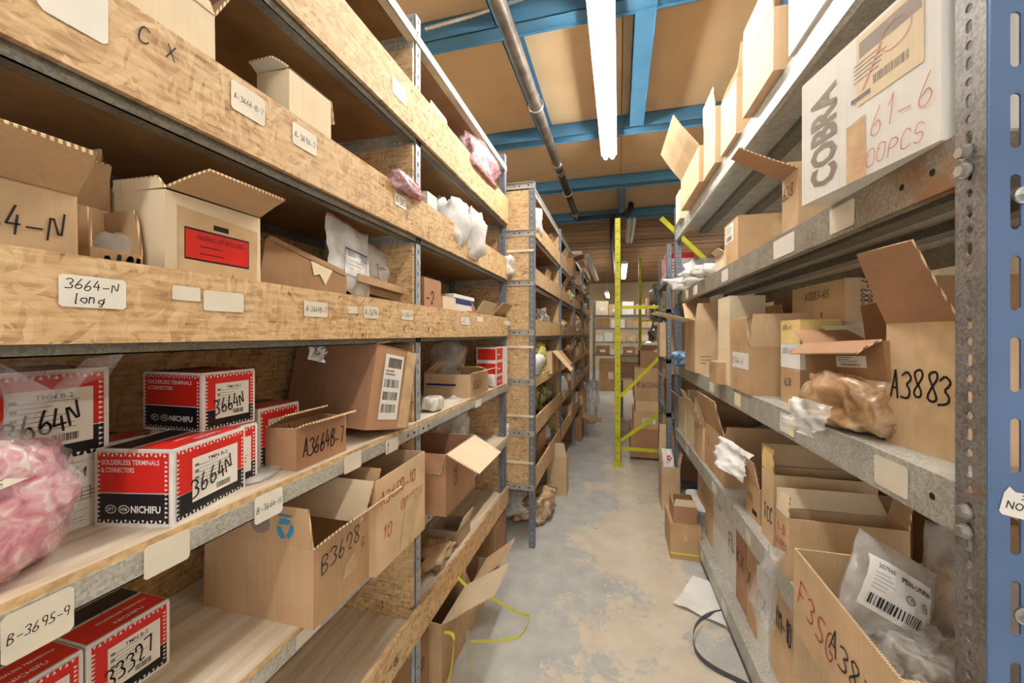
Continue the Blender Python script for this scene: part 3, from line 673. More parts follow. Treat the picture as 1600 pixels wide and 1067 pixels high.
# ---------------------------------------------------------------- strip lights, pipes
def strip_light(x, y0, y1, z, lit, label, hang=True):
    e = empty('strip_light', (x, (y0 + y1) / 2, z), 0, label, 'strip light'); oy = (y0 + y1) / 2
    mb = MB(); mb.box((-.062, y0 - oy, .031), (.062, y1 - oy, .036), 'white_enamel'); mb.box((-.04, y0 - oy, .036), (.04, y1 - oy, .085), 'white_enamel'); mb.box((-.05, y0 - oy - .004, .02), (.05, y0 - oy + .02, .09), 'white_enamel'); mb.box((-.05, y1 - oy - .02, .02), (.05, y1 - oy + .004, .09), 'white_enamel'); mb.build('housing', e)
    for s in (-1, 1):
        mb = MB(); mb.tube([(s * .027, y0 - oy + .025, .010), (s * .027, y1 - oy - .025, .010)], .017, 'tube_lit' if lit else 'tube_off', 14); mb.build('tube', e, smooth=True)
        for yy, q in ((y0 - oy, 1), (y1 - oy, -1)):
            mb = MB(); mb.box((s * .027 - .012, yy, -.006), (s * .027 + .012, yy + q * .022, .04), 'white_enamel'); mb.build('lamp_holder', e)
    if hang:
        for f in (.12, .88):
            mb = MB(); yy = y0 + (y1 - y0) * f - oy; mb.tube([(0, yy, .085), (0, yy, (ZD - .01 if y0 > Y_end else ZP) - z)], .003, 'conduit', 6); mb.build('hanger', e)
    return e
zL = H + 1.45
strip_light(-.078, .93, 3.42, zL, True, 'lit twin tube strip light hanging over the near aisle beside the thick pipe')
strip_light(-.078, -1.75, -.25, zL, True, 'added unseen twin tube strip light over the aisle behind the camera')  # unseen lamp added for light from behind, kept short for firmer shadows
strip_light(.17, 5.55, 7.1, H + 1.55, False, 'unlit twin tube strip light under the wooden roof beyond the thick pipe elbow')
strip_light(.12, 9.0, 11.3, H + 1.50, True, 'lit strip light glowing under the far wooden roof behind the yellow upright')
strip_light(-.60, 8.0, 11.6, H + 1.50, False, 'unlit strip light under the wooden roof above the end of the long shelves')
strip_light(-.35, 12.2, 13.6, H + 1.2, True, 'small lit strip light farthest away above the end shelving')
strip_light(2.4, 8.0, 10.4, H + 1.5, True, 'added fill strip light over the next aisle to the right beyond the mezzanine')  # lamp added only to brighten the far right side
strip_light(1.9, .2, 2.6, zL, True, 'added fill strip light over the next aisle behind the blue post rack')  # extra lamp added for fill behind the right-hand rack
strip_light(-2.0, .6, 3.0, zL, True, 'added fill strip light over the next aisle behind the chipboard backs')  # invented lamp, adds fill from beyond the left unit
# large sprinkler main under the beams
pz = H + 1.485
px_ = lambda dy: None
e = empty('sprinkler_pipe', (-.52, 1.0, pz), 0, 'thick rusty steel sprinkler pipe hung under the blue beams to an elbow', 'pipe')
yel = 5.15
mb = MB(); mb.tube([(-.0, -3.5, 0), (0, 2.55, 0)], .036, 'pipe_steel', 18); mb.build('pipe_length', e, smooth=True)
mb = MB(); mb.tube([(0, 2.55, 0), (0, yel - 1.0, 0)], .033, 'pipe_dark', 18); mb.build('pipe_length', e, smooth=True)
for yy in (2.45, 2.62, 3.9): mb = MB(); mb.tube([(0, yy, 0), (0, yy + .05, 0)], .045, 'pipe_steel', 18); mb.build('coupling', e, smooth=True)
for yy in (.35, 1.55, 3.2):
    mb = MB(); pts = [(.046 * math.cos(a), yy, .046 * math.sin(a)) for a in [R(360 * i / 20) for i in range(21)]]
    for i in range(20): mb.tube([pts[i], pts[i + 1]], .006, 'bolt', 6, False)
    mb.tube([(0, yy, .046), (0, yy, .065)], .005, 'bolt', 6); mb.box((-.02, yy - .012, .058), (.02, yy + .012, .070), 'bolt'); mb.build('pipe_clamp', e)
mb = MB(); mb.tube([(0, yel - 1.02, 0), (.01, yel - .98, 0), (.05, yel - .95, 0), (.35, yel - .95, .005), (.57, yel - .95, .01)], [.04, .04, .026, .024, .024], 'pipe_dark', 12); mb.build('cross_pipe', e, smooth=True)
mb = MB(); mb.tube([(.57, yel - .95, .01), (.62, yel - .95, .01), (.66, yel - .93, .05), (.67, yel - .9, .16)], [.03, .038, .038, .034], 'pipe_dark', 14); mb.build('riser', e, smooth=True)
mb = MB(); mb.tube([(.44, yel - .85, .03), (.40, yel + .6, .03), (.40, yel + 4.0, .03)], .03, 'pipe_dark', 12); mb.build('branch_pipe', e, smooth=True)
# armoured cable along the first blue beam
mb = MB(); yb = BY[iA] - .02
pts = []
for i in range(61):
    t = i / 60; x = -.95 + 1.0 * t; pts.append((x, yb - .05 + .03 * math.sin(t * 5), ZB + .00 + .075 * math.sin(t * 2.6) * (1 - .3 * t)))
mb.tube(pts, [.0085 if i % 2 else .0105 for i in range(61)], 'conduit', 8)
o = mb.build('armoured_cable', smooth=True); tag(o, 'silvery armoured cable sagging along the blue beam above the shelves', 'cable')
# ---------------------------------------------------------------- builders of goods
OUT = {'F': Vector((0, -1, 0)), 'K': Vector((0, 1, 0)), 'L': Vector((-1, 0, 0)), 'R': Vector((1, 0, 0))}
def flap_mesh(side, w, d, h, ln, ang, mat, t=.004, bend=0, cut=.012, rnd=random):
    """a flap hinged on the top edge of one side; ang in degrees up from level, outwards"""
    o = OUT[side]; e = Vector((0, 0, 1)).cross(o)              # along the edge
    L = (w if side in 'FK' else d); c = o * ((d if side in 'FK' else w) / 2) + Vector((0, 0, h))
    L -= .004; up = Vector((0, 0, 1)); mb = MB(); prev = c; rows = []
    for i in range(4):
        f = i / 3; a = R(ang + bend * (f - .33)); dr = o * math.cos(a) + up * math.sin(a); nr = (-o * math.sin(a) + up * math.cos(a))
        p = c if i == 0 else prev + dr * ln / 3
        hw = L / 2 - (cut * f if cut else 0); j = (rnd.uniform(-.004, .004) if i == 3 else 0)
        rows.append([p - e * (hw + j) , p + e * (hw - j) + dr * rnd.uniform(-.004, .004) * (i == 3), p + e * (hw - j) + nr * t, p - e * (hw + j) + nr * t]); prev = p
    vs = [v for r in rows for v in r]; mb.add(vs, [], mat); k0, ke = mb.mi(mat), mb.mi('card_edge')
    for i in range(3):
        for a_, b_ in ((0, 1), (2, 3)): mb.f.append((i * 4 + a_, i * 4 + b_, i * 4 + 4 + b_, i * 4 + 4 + a_)); mb.m.append(k0)
        for a_, b_ in ((1, 2), (3, 0)): mb.f.append((i * 4 + a_, i * 4 + b_, i * 4 + 4 + b_, i * 4 + 4 + a_)); mb.m.append(ke)
    mb.f.append((12, 13, 14, 15)); mb.m.append(ke)
    return mb
def face_frame(side, w, d, h):
    o = OUT[side]; e = Vector((0, 0, 1)).cross(o); Lf = w if side in 'FK' else d
    c = o * ((d if side in 'FK' else w) / 2) - e * Lf / 2
    return frame(c, e, (0, 0, 1)), Lf, h
BOXN = [0]
def carton(A, B, d, h, z, label, mat='kraft', side='L', flaps=None, art=(), tilt=(0, 0), group=None, closed=None, tape=None, name='cardboard_carton', cat='box', t=.004, fill=None, open_h=None, tz=0, top_art=None):
    """A, B: the bottom front corners (near, far) in plan. side: which side of the aisle. flaps {side: (length, angle[, bend])}"""
    A, B = Vector((A[0], A[1], 0)), Vector((B[0], B[1], 0))
    if side == 'R': A, B = B, A
    ex = (B - A); w = ex.length; ex.normalize(); ey = Vector((-ex.y, ex.x, 0)); c = (A + B) / 2 + ey * d / 2
    e = empty(name, (c.x, c.y, z), math.atan2(ex.y, ex.x), label, cat, group); BOXN[0] += 1; rnd = random.Random(BOXN[0] * 31)
    if tilt[0] or tilt[1] or tz:
        e.rotation_euler = (R(tilt[0]), R(tilt[1]), e.rotation_euler[2] + R(tz)); q = e.rotation_euler.to_matrix()
        e.location.z = z - min((q @ Vector((sx * w / 2, sy * d / 2, zz)))[2] for sx in (-1, 1) for sy in (-1, 1) for zz in (0, h))
    mb = MB(); k = rnd.uniform(-.002, .002)
    if closed is None: closed = flaps is None
    if closed:
        mb.box((-w / 2, -d / 2, 0), (w / 2, d / 2, h - (.004 if h > .05 else 0)), mat); b = mb.build('body', e)
        if h > .05:
            alongx = w >= d
            for s in (-1, 1):
                m2 = MB()
                if alongx: m2.box((-w / 2 + .001, s * .001, h - .0035), (w / 2 - .001, s * (d / 2 - .0005), h), mat)
                else: m2.box((s * .001, -d / 2 + .001, h - .0035), (s * (w / 2 - .0005), d / 2 - .001, h), mat)
                m2.build('flap', e)
    else:
        j = lambda: rnd.uniform(-.0035, .0035)
        o = [(-w / 2, -d / 2), (w / 2, -d / 2), (w / 2, d / 2), (-w / 2, d / 2)]; i_ = [(x - math.copysign(t, x), y - math.copysign(t, y)) for x, y in o]
        tj = [(-math.copysign(abs(j()) * .5, x), -math.copysign(abs(j()) * .5, y), j()) for x, y in o]
        vs = [(x, y, 0) for x, y in o] + [(x + a, y + b_, h + c_) for (x, y), (a, b_, c_) in zip(o, tj)] + [(x, y, t) for x, y in i_] + [(x + a, y + b_, h + c_) for (x, y), (a, b_, c_) in zip(i_, tj)]
        mb.add(vs, [(0, 3, 2, 1), (8, 9, 10, 11)] + [(k, (k + 1) % 4, 4 + (k + 1) % 4, 4 + k) for k in range(4)] + [(8 + (k + 1) % 4, 8 + k, 12 + k, 12 + (k + 1) % 4) for k in range(4)], mat)
        mb.add(vs[4:8] + vs[12:16], [(k, (k + 1) % 4, 4 + (k + 1) % 4, 4 + k) for k in range(4)], 'card_edge')
        b = mb.build('body', e)
        for s, f in (flaps or {}).items():
            s0 = s[0]; fm = flap_mesh(s0, w, d, h, f[0], f[1], f[3] if len(f) > 3 else mat, bend=f[2] if len(f) > 2 else rnd.uniform(-8, 8), rnd=rnd)
            fm.build('flap', e)
    if tape:
        for sd, f0, f1, tm in tape:
            M, Lf, hf = face_frame(sd, w, d, h); a = Art(Lf, hf); a.poly([(Lf * f0, 0), (Lf * f1, 0), (Lf * (f1 + .01), hf), (Lf * (f0 - .006), hf)], tm); a.build('tape', e, M)
    if not art and rnd.random() < .7:
        q0 = rnd.uniform(.1, .5)
        art = (('R' if side == 'R' else 'L', lambda a: a.lines(a.w * q0, a.h * .16, a.w * (q0 + .28), a.h * .34, 3, 'ink_grey', .25)),) if rnd.random() < .5 else (('F', ship_label(q0, .3, q0 + .35, .62, 'sticker', 3)),)
    if closed and not tape and h > .12 and rnd.random() < .6: M, Lf, hf = face_frame('R' if side == 'R' else 'L', w, d, h); a = Art(Lf, hf); a.rect(Lf * .44, hf * .55, Lf * .56, hf, 'tape_clear'); a.build('tape', e, M)
    for sd, fn in art:
        if sd == 'T': M, Lf, hf = frame((-w / 2, -d / 2, h), (1, 0, 0), (0, 1, 0)), w, d
        else: M, Lf, hf = face_frame(sd, w, d, h)
        a = Art(Lf, hf); a.k = 4; fn(a); a.build('marking', e, M)
    if fill:
        mb = blob((0, 0, 0), (w * .9, d * .9, h * fill[1]), fill[0], BOXN[0], .22, n=14); mb.build('contents', e, smooth=True)
    return e
def blob(c, dims, mat, seed=0, amp=.15, n=20, power=.6, crease=9, flat=True):
    """a crumpled, sagging bag shape resting on its base"""
    mb = MB(); vs = []; nv = n // 2 + 2; sd = Vector((seed * 1.7, seed * .9, seed * 2.3))
    for i in range(nv + 1):
        th = math.pi * i / nv
        for k in range(n):
            ph = 2 * math.pi * k / n
            f = lambda v: math.copysign(abs(v) ** power, v)
            p = Vector((f(math.sin(th)) * f(math.cos(ph)), f(math.sin(th)) * f(math.sin(ph)), f(math.cos(th))))
            q = noise.noise(p * 1.3 + sd) * amp * 1.6 + (abs(noise.noise(p * 3.1 + sd)) - .25) * amp * 1.4 + noise.noise(p * crease * .7 + sd) * amp * .35
            p = p * (1 + q); z = (p.z + 1) / 2
            vs.append((c[0] + p.x * dims[0] / 2, c[1] + p.y * dims[1] / 2, c[2] + max(0.001, z * dims[2])))
    fs = [(i * n + k, (i + 1) * n + k, (i + 1) * n + (k + 1) % n, i * n + (k + 1) % n) for i in range(nv) for k in range(n)]
    mb.add(vs, fs, mat); return mb
def bag(c, dims, mat, label, seed=1, amp=.16, rz=0, neck=None, name='plastic_bag', cat='bag', group=None, art=None, n=22, power=.65, film_over=None):
    e = empty(name, c, R(rz), label, cat, group)
    blob((0, 0, 0), dims, mat, seed, amp, n=n, power=power).build('body', e, smooth=True)
    if film_over: blob((0, 0, 0), (dims[0] * 1.04, dims[1] * 1.04, dims[2] * 1.06), film_over, seed, amp, n=n, power=power).build('film', e, smooth=True)
    if neck:
        nx, ny, nz, r, ln, tx, ty = neck; mb = MB(); vs = []; nn = 16
        for i in range(6):
            f = i / 5; rr = r * (1 - .75 * math.sin(f * math.pi) ** .8) * (1 + .9 * f)
            for k in range(nn):
                a = 2 * math.pi * k / nn; q = rr * (1 + .35 * noise.noise(Vector((math.cos(a) * 2 + seed, math.sin(a) * 2, f * 3))) + .3 * f * math.sin(a * 5 + seed))
                vs.append((nx + q * math.cos(a) + tx * f, ny + q * math.sin(a) * .6 + ty * f, nz + ln * f + .3 * q * f * math.sin(a * 3)))
        mb.add(vs, [(i * nn + k, i * nn + (k + 1) % nn, (i + 1) * nn + (k + 1) % nn, (i + 1) * nn + k) for i in range(5) for k in range(nn)], neck_mat(mat, film_over)); mb.build('bag_neck', e, smooth=True)
    if art: art(e)
    return e
def neck_mat(m, f): return f or m
def pouch(M, w, h, th, mat, label, name='plastic_pouch', cat='bag', seed=1, nx=16, ny=14, curl=0, crumple=.006, art=None, group=None, parent=None, extra=None, double=True):
    """a flat bag or sheet: two skins that meet at the rim; M places it (x right, y up, z outwards)"""
    e = empty(name, M.translation, 0, label, cat, group) if parent is None else parent
    if parent is None:
        e.rotation_euler = M.to_euler(); L = Matrix.Identity(4)
    else: L = M
    mb = MB(); vs = []
    def zz(u, v, s): 
        base = th * (max(0, math.sin(math.pi * u)) * max(0, math.sin(math.pi * v))) ** .5 * s / 2
        q = noise.noise(Vector((u * 3 + seed, v * 3, seed * .37))) * crumple * 2 + noise.noise(Vector((u * 8 + seed, v * 8, seed))) * crumple
        return base + q + curl * (v ** 2)
    for s in ((1, -1) if double else (1,)):
        for j in range(ny + 1):
            for i in range(nx + 1):
                u, v = i / nx, j / ny
                ex_ = .02 * w * noise.noise(Vector((v * 4, seed, 1.5))) * (1 if i in (0, nx) else 0); ey_ = .03 * h * noise.noise(Vector((u * 4, seed, 7.5))) * (1 if j == ny else 0)
                vs.append(L @ Vector((u * w + ex_, v * h + ey_, zz(u, v, s) + (.0004 if s > 0 else 0))))
    q = (nx + 1) * (ny + 1); fs = []
    for s in range(2 if double else 1):
        for j in range(ny):
            for i in range(nx):
                a = s * q + j * (nx + 1) + i; f = (a, a + 1, a + nx + 2, a + nx + 1); fs.append(f if s == 0 else f[::-1])
    mb.add(vs, fs, mat); mb.build('sheet' if parent is None else name, e, smooth=True)
    if art:
        a = Art(w, h); a.k = 6; a.fine = True; art(a)
        out = []
        for x, y, z in a.mb.v:
            u, v = min(1, max(0, x / w)), min(1, max(0, y / h)); out.append((x, y, z * 5 - .004 + zz(u, v, 1)))
        a.mb.v = out; a.build('marking', e, L)
    return e
def wr(t, x=.1, y=.4, h=.2, m='ink_black', rot=0, pen=None):
    """handwriting placed as fractions of the face"""
    def f(a): a.hand(t, a.w * x, a.h * y, a.h * h, m, pen=(pen or .10) * a.h * h, rot=rot)
    return f
def multi(*fs):
    def f(a):
        for q in fs: q(a)
    return f
def ship_label(x0, y0, x1, y1, mat='sticker', n=6):
    def f(a):
        X0, Y0_, X1, Y1_ = x0 * a.w, y0 * a.h, x1 * a.w, y1 * a.h; W, Hh = X1 - X0, Y1_ - Y0_
        a.rect(X0, Y0_, X1, Y1_, mat); a.lines(X0 + W * .06, Y0_ + Hh * .45, X0 + W * .9, Y0_ + Hh * .95, n); a.bars(X0 + W * .15, Y0_ + Hh * .1, X0 + W * .8, Y0_ + Hh * .36)
    return f
# the red, white and black cartons of wire terminals
def vborder(a, x0, y0, x1, y1, s=.006):
    for x in range(int((x1 - x0) / s)):
        for y in (y0, y1 - s * .8): 
            px = x0 + (x + .5) * s; a.poly([(px - s * .32, y), (px + s * .32, y), (px, y + s * .75)] if x % 2 else [(px - s * .30, y + s * .75), (px, y), (px + s * .30, y + s * .75)], 'print_white'); a.k -= 1
    for y in range(1, int((y1 - y0) / s) - 1):
        for x in (x0, x1 - s * .8):
            py = y0 + (y + .5) * s; a.poly([(x, py - s * .3), (x + s * .75, py), (x, py + s * .3)], 'print_white'); a.k -= 1
    a.k += 1
def brand_panel(a):
    w, h = a.w, a.h; b = .05 * h; s = h / 17
    a.rect(b, h * .44, w - b, h * .955, 'print_red'); a.rect(b, h * .045, w - b, h * .425, 'print_black'); vborder(a, b, h * .045, w - b, h * .955, s)
    a.text('SOLDERLESS TERMINALS', w * .10, h * .80, w * .74, h * .065, 'print_white'); a.text('& CONNECTORS', w * .10, h * .70, w * .42, h * .065, 'print_white')
    for cx, t in ((.22, 'SFT'), (.39, 'NTM')): a.ring(w * cx, h * .225, w * .07, h * .055, .0012, 'print_white'); a.text(t, w * (cx - .04), h * .205, w * .08, h * .04, 'print_white')
    a.text('NICHIFU', w * .48, h * .18, w * .38, h * .095, 'print_white', bold=.03)
def label_panel(num):
    def f(a):
        w, h = a.w, a.h; b = .05 * h; s = h / 17
        a.rect(b, h * .37, w - b, h * .955, 'print_red'); a.rect(b, h * .045, w - b, h * .36, 'print_black'); vborder(a, b, h * .045, w - b, h * .955, s)
        a.rect(w * .22, h * .20, w * .86, h * .80, 'sticker'); a.text('TMN B-2', w * .42, h * .70, w * .28, h * .05, 'ink_black'); a.lines(w * .25, h * .36, w * .80, h * .70, 7, 'ink_grey', .14); a.bars(w * .54, h * .24, w * .74, h * .32)
        for k in range(3): a.rect(w * .25, h * (.68 - .09 * k), w * .30, h * (.71 - .09 * k), 'ink_grey')
        a.hand(num, w * .22, h * .26, h * .24, 'ink_black', pen=h * .022, rot=14, wide=.6, maxw=w * .62)
    return f
def brand_top(a):
    w, h = a.w, a.h
    a.rect(w * .02, h * .03, w * .98, h * .5, 'print_red'); a.text('SOLDERLESS TERMINALS', w * .3, h * .30, w * .6, h * .05, 'print_white'); a.text('NICHIFU', w * .4, h * .12, w * .35, h * .07, 'print_white'); a.rect(w * .02, h * .55, w * .98, h * .9, 'print_black')
def brand_box(A, B, d, h, z, label, num, **kw):
    kw.setdefault('art', (('L', brand_panel), ('F', label_panel(num)), ('T', brand_top))); kw.setdefault('group', 'red and black terminal cartons')
    return carton(A, B, d, h, z, label, 'white_card', 'L', name='terminal_carton', **kw)
def Lfront(x0, x1, inset=.03): X = XU - inset; return Vector((X, gx(x0, X))), Vector((X, gx(x1, X)))
def Lcorner(px, py, z, x1):
    """near front corner seen at (px, py) standing on height z; far end of the aisle face in column x1"""
    P = floorpt(px, py, z); return Vector((P.x, P.y)), Vector((P.x, gx(x1, P.x)))
def Lrot(pa, pc, z, x1):
    """like Lcorner but turned so that the near end runs from pa to the column and row pc; returns A, B, depth"""
    P, Q = floorpt(pa[0], pa[1], z).xy, floorpt(pc[0], pc[1], z).xy; d = (Q - P); n = Vector((d.y, -d.x)).normalized()
    if n.y < 0: n = -n
    u = (x1 - 800) / F; r = Vector((-S_ + u * C_, C_ + u * S_)); k = (P.x * r.y - P.y * r.x) / (n.y * r.x - n.x * r.y) if 0 else None
    # P + n*t lies on the ray r: cross(P + n t, r) = 0
    t = -(P.x * r.y - P.y * r.x) / (n.x * r.y - n.y * r.x)
    return P, P + n * t, d.length
def hL(py, A, z): return zat(py, A.x, A.y) - z
def Rfront(x0, x1, inset=.02):
    """near, far front corners on the right rack between columns x0 (near) and x1 (far)"""
    a, b = rpt(x0, inset), rpt(x1, inset); o = RO + RN * inset
    return (o + RU * a).xy, (o + RU * b).xy
def hR(py, px, inset, z): return H + (522 - py) / F * rdepth(px, inset) - z
def dpth(A, pxb, Y=None):
    """depth so that the back edge of the near end falls in column pxb"""
    return abs(colpt(pxb, A.y) - A.x)
ZL = [H + z for z in REL]; ZR = [H + z for z in RREL]
# ================================================================ goods on the near left unit
# ---- shelf with the red terminal cartons (ZL[4])
z = ZL[4]; z1 = z + .001
A, B, dd = Lrot((270, 824), (148, 821), z, 383); h3 = hL(703, A, z)
brand_box(A, B, dd, h3, z, 'front terminal carton on the shelf edge, marked 3664N, fully in the light', '3664N')
A4, B4 = Vector((A.x - .01, gx(404, A.x - .01))), Vector((A.x - .01, gx(467, A.x - .01)))
# a row behind the front one
P = Vector((A.x - .055, gx(318, A.x - .055))); Q = Vector((P.x, gx(402, P.x)))
def over(P, Q, d, zb, yt, label, num, **kw): 
    h = hL(yt, P, zb); return brand_box(P, Q, d, h, zb, label, num, **kw), zb + h
hb = h3 * .98
b1 = brand_box(P, Q, .13, hb, z, 'terminal carton under the single one on top, behind the front carton', '3664')
A_, B_ = Lfront(403, 467, P.x * 0 + (XU - P.x) * -1 if False else .105)
brand_box(A_, B_, .12, hL(640, A_, z), z, 'farthest terminal carton, half hidden behind the A3664B-7 carton', '366NN')
P2, Q2 = Vector((P.x - .012, gx(316, P.x - .012))), Vector((P.x - .012, gx(398, P.x - .012)))
brand_box(P2, Q2, dpth(P2, 224), h3 * .92, z + hb, 'topmost terminal carton of the lit stack, against the chipboard back', '3664N')
Pb = Vector((P.x - .14, gx(190, P.x - .14))); brand_box(Vector((P.x - .135, P.y - .135)), Vector((P.x - .135, P.y - .005)), .10, hb * .94, z, 'terminal carton of which only the red lid shows behind the front carton', '3664')
# left stack: plain white one below, printed one above
X = floorpt(148, 821, z).x - .012; Pa, Pc = Vector((X, gx(0, X) - .03)), Vector((X, gx(170, X)))
def white_print(a):
    w, h = a.w, a.h; a.hand('3661', w * .50, h * .72, h * .16, 'ink_black'); a.lines(w * .42, h * .38, w * .95, h * .66, 5, 'ink_grey', .2); a.lines(w * .42, h * .08, w * .95, h * .34, 5, 'ink_grey', .12)
    for k in range(4): a.rect(w * (.62 + .07 * k), h * .42, w * (.62 + .07 * k) + .001, h * .6, 'ink_grey')
hw = zat(707, Pc.x, Pc.y) - z
carton(Pa, Pc, .15, hw, z, 'plain white printed carton under the terminal carton behind the pink bag', 'white_card', art=(('F', white_print),), name='white_carton')
brand_box(Pa, Pc, .15, zat(573, Pc.x, Pc.y) - z - hw, z + hw, 'terminal carton on the plain white carton behind the pink bag', '3664N')
# pink bag of terminals at the frame's edge
X = XU - .085
def pink_art(e):
    a = Art(.05, .022); a.poly([(0, 0), (.05, .006), (.05, .024), (0, .02)], 'sticker_cream'); a.lines(.004, .006, .045, .02, 3); a.build('label_sticker', e, frame((.062, .0, .115), (0, 1, .12), (-.25, 0, 1)))
yb = gx(40, X)
bag((X - .005, yb - .07, z), (.155, .22, .165), 'pink_goods', 'bulging clear bag of pink terminals at the end of the red carton shelf', 3, .17, 0, (0.0, .04, .13, .045, .12, .0, .05), art=pink_art, film_over='film_clear', n=30)
# carton A3664B-7
A, B = Lcorner(463, 737, z, 541); 
carton(A, B, dpth(A, 412), hL(671, A, z), z, 'small open carton marked A3664B-7 beside the red terminal cartons', 'kraft_red', flaps={'F': (.045, 25, -20), 'K': (.05, 150)}, art=(('F', wr('A3664B-7', .12, .30, .42, pen=.08)),))
Pf = floorpt(408, 748, z); bag((Pf.x - .02, Pf.y + .01, z), (.07, .10, .010), 'film_milky', 'flat clear polythene bag lying in front of carton A3664B-7', 9, .2, 20)
# the big battered carton leaning by the post
A, B = Lcorner(600, 691, z, 640)
A = Vector((XU + .005, gx(592, XU + .005))); B = Vector((XU - .0, gx(640, XU - .0)))
def dmg(a):
    w, h = a.w, a.h; a.rect(w * .22, h * .12, w * .66, h * .90, 'sticker'); a.rect(w * .30, h * .74, w * .62, h * .86, 'ink_grey')
    for k in range(3): a.bars(w * .26, h * (.20 + .15 * k), w * .60, h * (.30 + .15 * k))
    a.lines(w * .26, h * .64, w * .6, h * .72, 2)
    a.poly([(w * .70, h * .02), (w * .95, h * .02), (w * .97, h * .98), (w * .72, h * .98)], 'tape_clear')
carton(A, B, .34, .245, z, 'big battered carton with shipping labels leaning against the post', 'kraft_red', flaps={'F': (.10, 178, 10), 'L': (.07, 165, 0, 'kraft_light'), 'K': (.1, 170)}, art=(('F', dmg),), tilt=(0, 11), tz=-12)
M = frame((XU - .02, gx(478, XU - .02), H - .055), (0, 1, 0), (0, -.1, 1))
pouch(M @ Matrix.Rotation(R(-14), 4, 'Z'), .055, .06, .004, 'film_milky', 'limp clear bag corner with pen scrawl hanging below the chipboard lip', art=lambda a: a.hand('352', .012, .015, .02, 'ink_blue'), seed=4)
# bay beyond the post, same height
A, B = Lcorner(735, 637, z, 767); A = Vector((XU - .012, gx(735, XU - .012))); B = Vector((A.x, gx(763, A.x)))
def gilt(a): a.rect(a.w * .05, a.h * .48, a.w * .70, a.h * .57, 'ink_blue'); a.lines(a.w * .05, a.h * .36, a.w * .5, a.h * .42, 1)
carton(A, B, .24, hL(585, A, z), z, 'light open carton marked A363 beyond the post at eye level', 'kraft_light', flaps={'K': (.08, 140), 'F': (.06, 12), 'R': (.09, 165, 0, 'kraft_cream')}, art=(('F', wr('A363', .12, .30, .34)), ('L', gilt)))
bag((XU - .045, gx(676, XU - .045), z), (.07, .09, .06), 'white_goods', 'crumpled white pouch with brown print beside the post', 12, .15, art=None)
for i, (x0, x1, yt, ins, txt) in enumerate(((768, 790, 585, .05, 'red and white carton standing at the shelf edge beyond carton A363'), (770, 792, 562, .05, None))):
    pass
def redwhite(a): a.rect(0, a.h * .15, a.w * .5, a.h * .95, 'print_red'); a.text('BLAU', a.w * .05, a.h * .4, a.w * .4, a.h * .15, 'print_white') if 0 else a.lines(a.w * .05, a.h * .4, a.w * .45, a.h * .6, 1, 'print_white')
def stacked(x0, x1, ytops, ins, z, d, labels, mat='white_card', art=None, side='L', group=None, name='small_carton'):
    zz = z
    for yt, lb in zip(ytops, labels):
        if side == 'L': P, Q = Lfront(x0, x1, ins); hh = zat(yt, P.x, P.y) - zz
        else: P, Q = Rfront(x0, x1, ins); hh = hR(yt, x0, ins, zz)
        carton(P, Q, d, hh, zz, lb, mat, side=side, art=art or (), name=name, group=group); zz += hh
stacked(776, 793, (588, 566, 543), .0, z, .12, ['lowest red and white carton in the stack behind carton A363', 'middle red and white carton in the stack behind carton A363', 'topmost red and white carton in the stack behind carton A363'], art=(('F', redwhite), ('L', lambda a: a.rect(a.w * .05, a.h * .15, a.w * .95, a.h * .9, 'print_red'))))
bag((XU - .03, gx(769, XU - .03), z), (.05, .06, .075), 'white_goods', 'white bag with a blue dot beside the red and white cartons', 5, .2)
bag((XU - .22, gx(700, XU - .22), z), (.16, .2, .26), 'film_milky', 'clear plastic bag standing behind carton A363', 6, .2)
# ---- big open cartons below (ZL[5])
z = ZL[5]
A, B = Lcorner(491, 984, z, 585); A.x = max(A.x, -.67); 
A, B = Lcorner(490, 985, z, 585)
def recyc(a):
    w, h = a.w, a.h; cx, cy = w * .76, h + .038; r = .022
    for k in range(3):
        a.ring(cx, cy, r, r, r * .52, 'print_cyan', 90 + k * 120 - 40, 90 + k * 120 + 30, 8); an = R(90 + k * 120 + 30)
        a.poly([(cx + r * 1.15 * math.cos(an), cy + r * 1.15 * math.sin(an)), (cx + r * .45 * math.cos(an), cy + r * .45 * math.sin(an)), (cx + r * .9 * math.cos(an + .55), cy + r * .9 * math.sin(an + .55))], 'print_cyan')
    a.rect(cx - r * .8, cy + r * 1.2, cx + r * .8, cy + r * 1.4, 'print_cyan')
    a.ring(w * .54, cy + .006, r * 1.15, r * 1.05, r * .9, 'print_brown')
carton(A, B, dpth(A, 318), hL(861, A, z), z, 'big open carton marked B3628 G with a blue recycling sign on its end', 'kraft', flaps={'L': (.085, 90, 0), 'F': (.11, 40, -6), 'K': (.14, 96), 'R': (.1, 60)},
       art=(('F', multi(wr('B3628', .10, .62, .22, 'ink_blue', 6, .07), wr('G', .74, .56, .12, 'ink_blue', pen=.08), lambda a: a.poly([(a.w * .42, a.h * .30), (a.w * .60, a.h * .32), (a.w * .72, a.h * .52), (a.w * .62, a.h * .60), (a.w * .46, a.h * .48)], 'tape_clear'))), ('L', recyc)))
A, B = Lcorner(587, 903, z, 664)
hh = hL(752, A, z)
carton(A, B, .27, hh, z, 'tall open carton marked A3650-10 standing before the post', 'kraft_light', flaps={'L': (.1, -72, 4, 'kraft_cream'), 'K': (.1, 80)},
       art=(('F', multi(wr('A3650-10', .08, .70, .13, 'ink_red', 3, .09), wr('10', .12, .32, .14, 'ink_red', 0, .07), wr('00/ES', .45, .50, .11, 'ink_red', 0, .08), lambda a: a.poly([(a.w * .42, 0), (a.w * .66, 0), (a.w * .95, a.h * .62), (a.w * .55, a.h * .56)], 'tape_clear'))),))
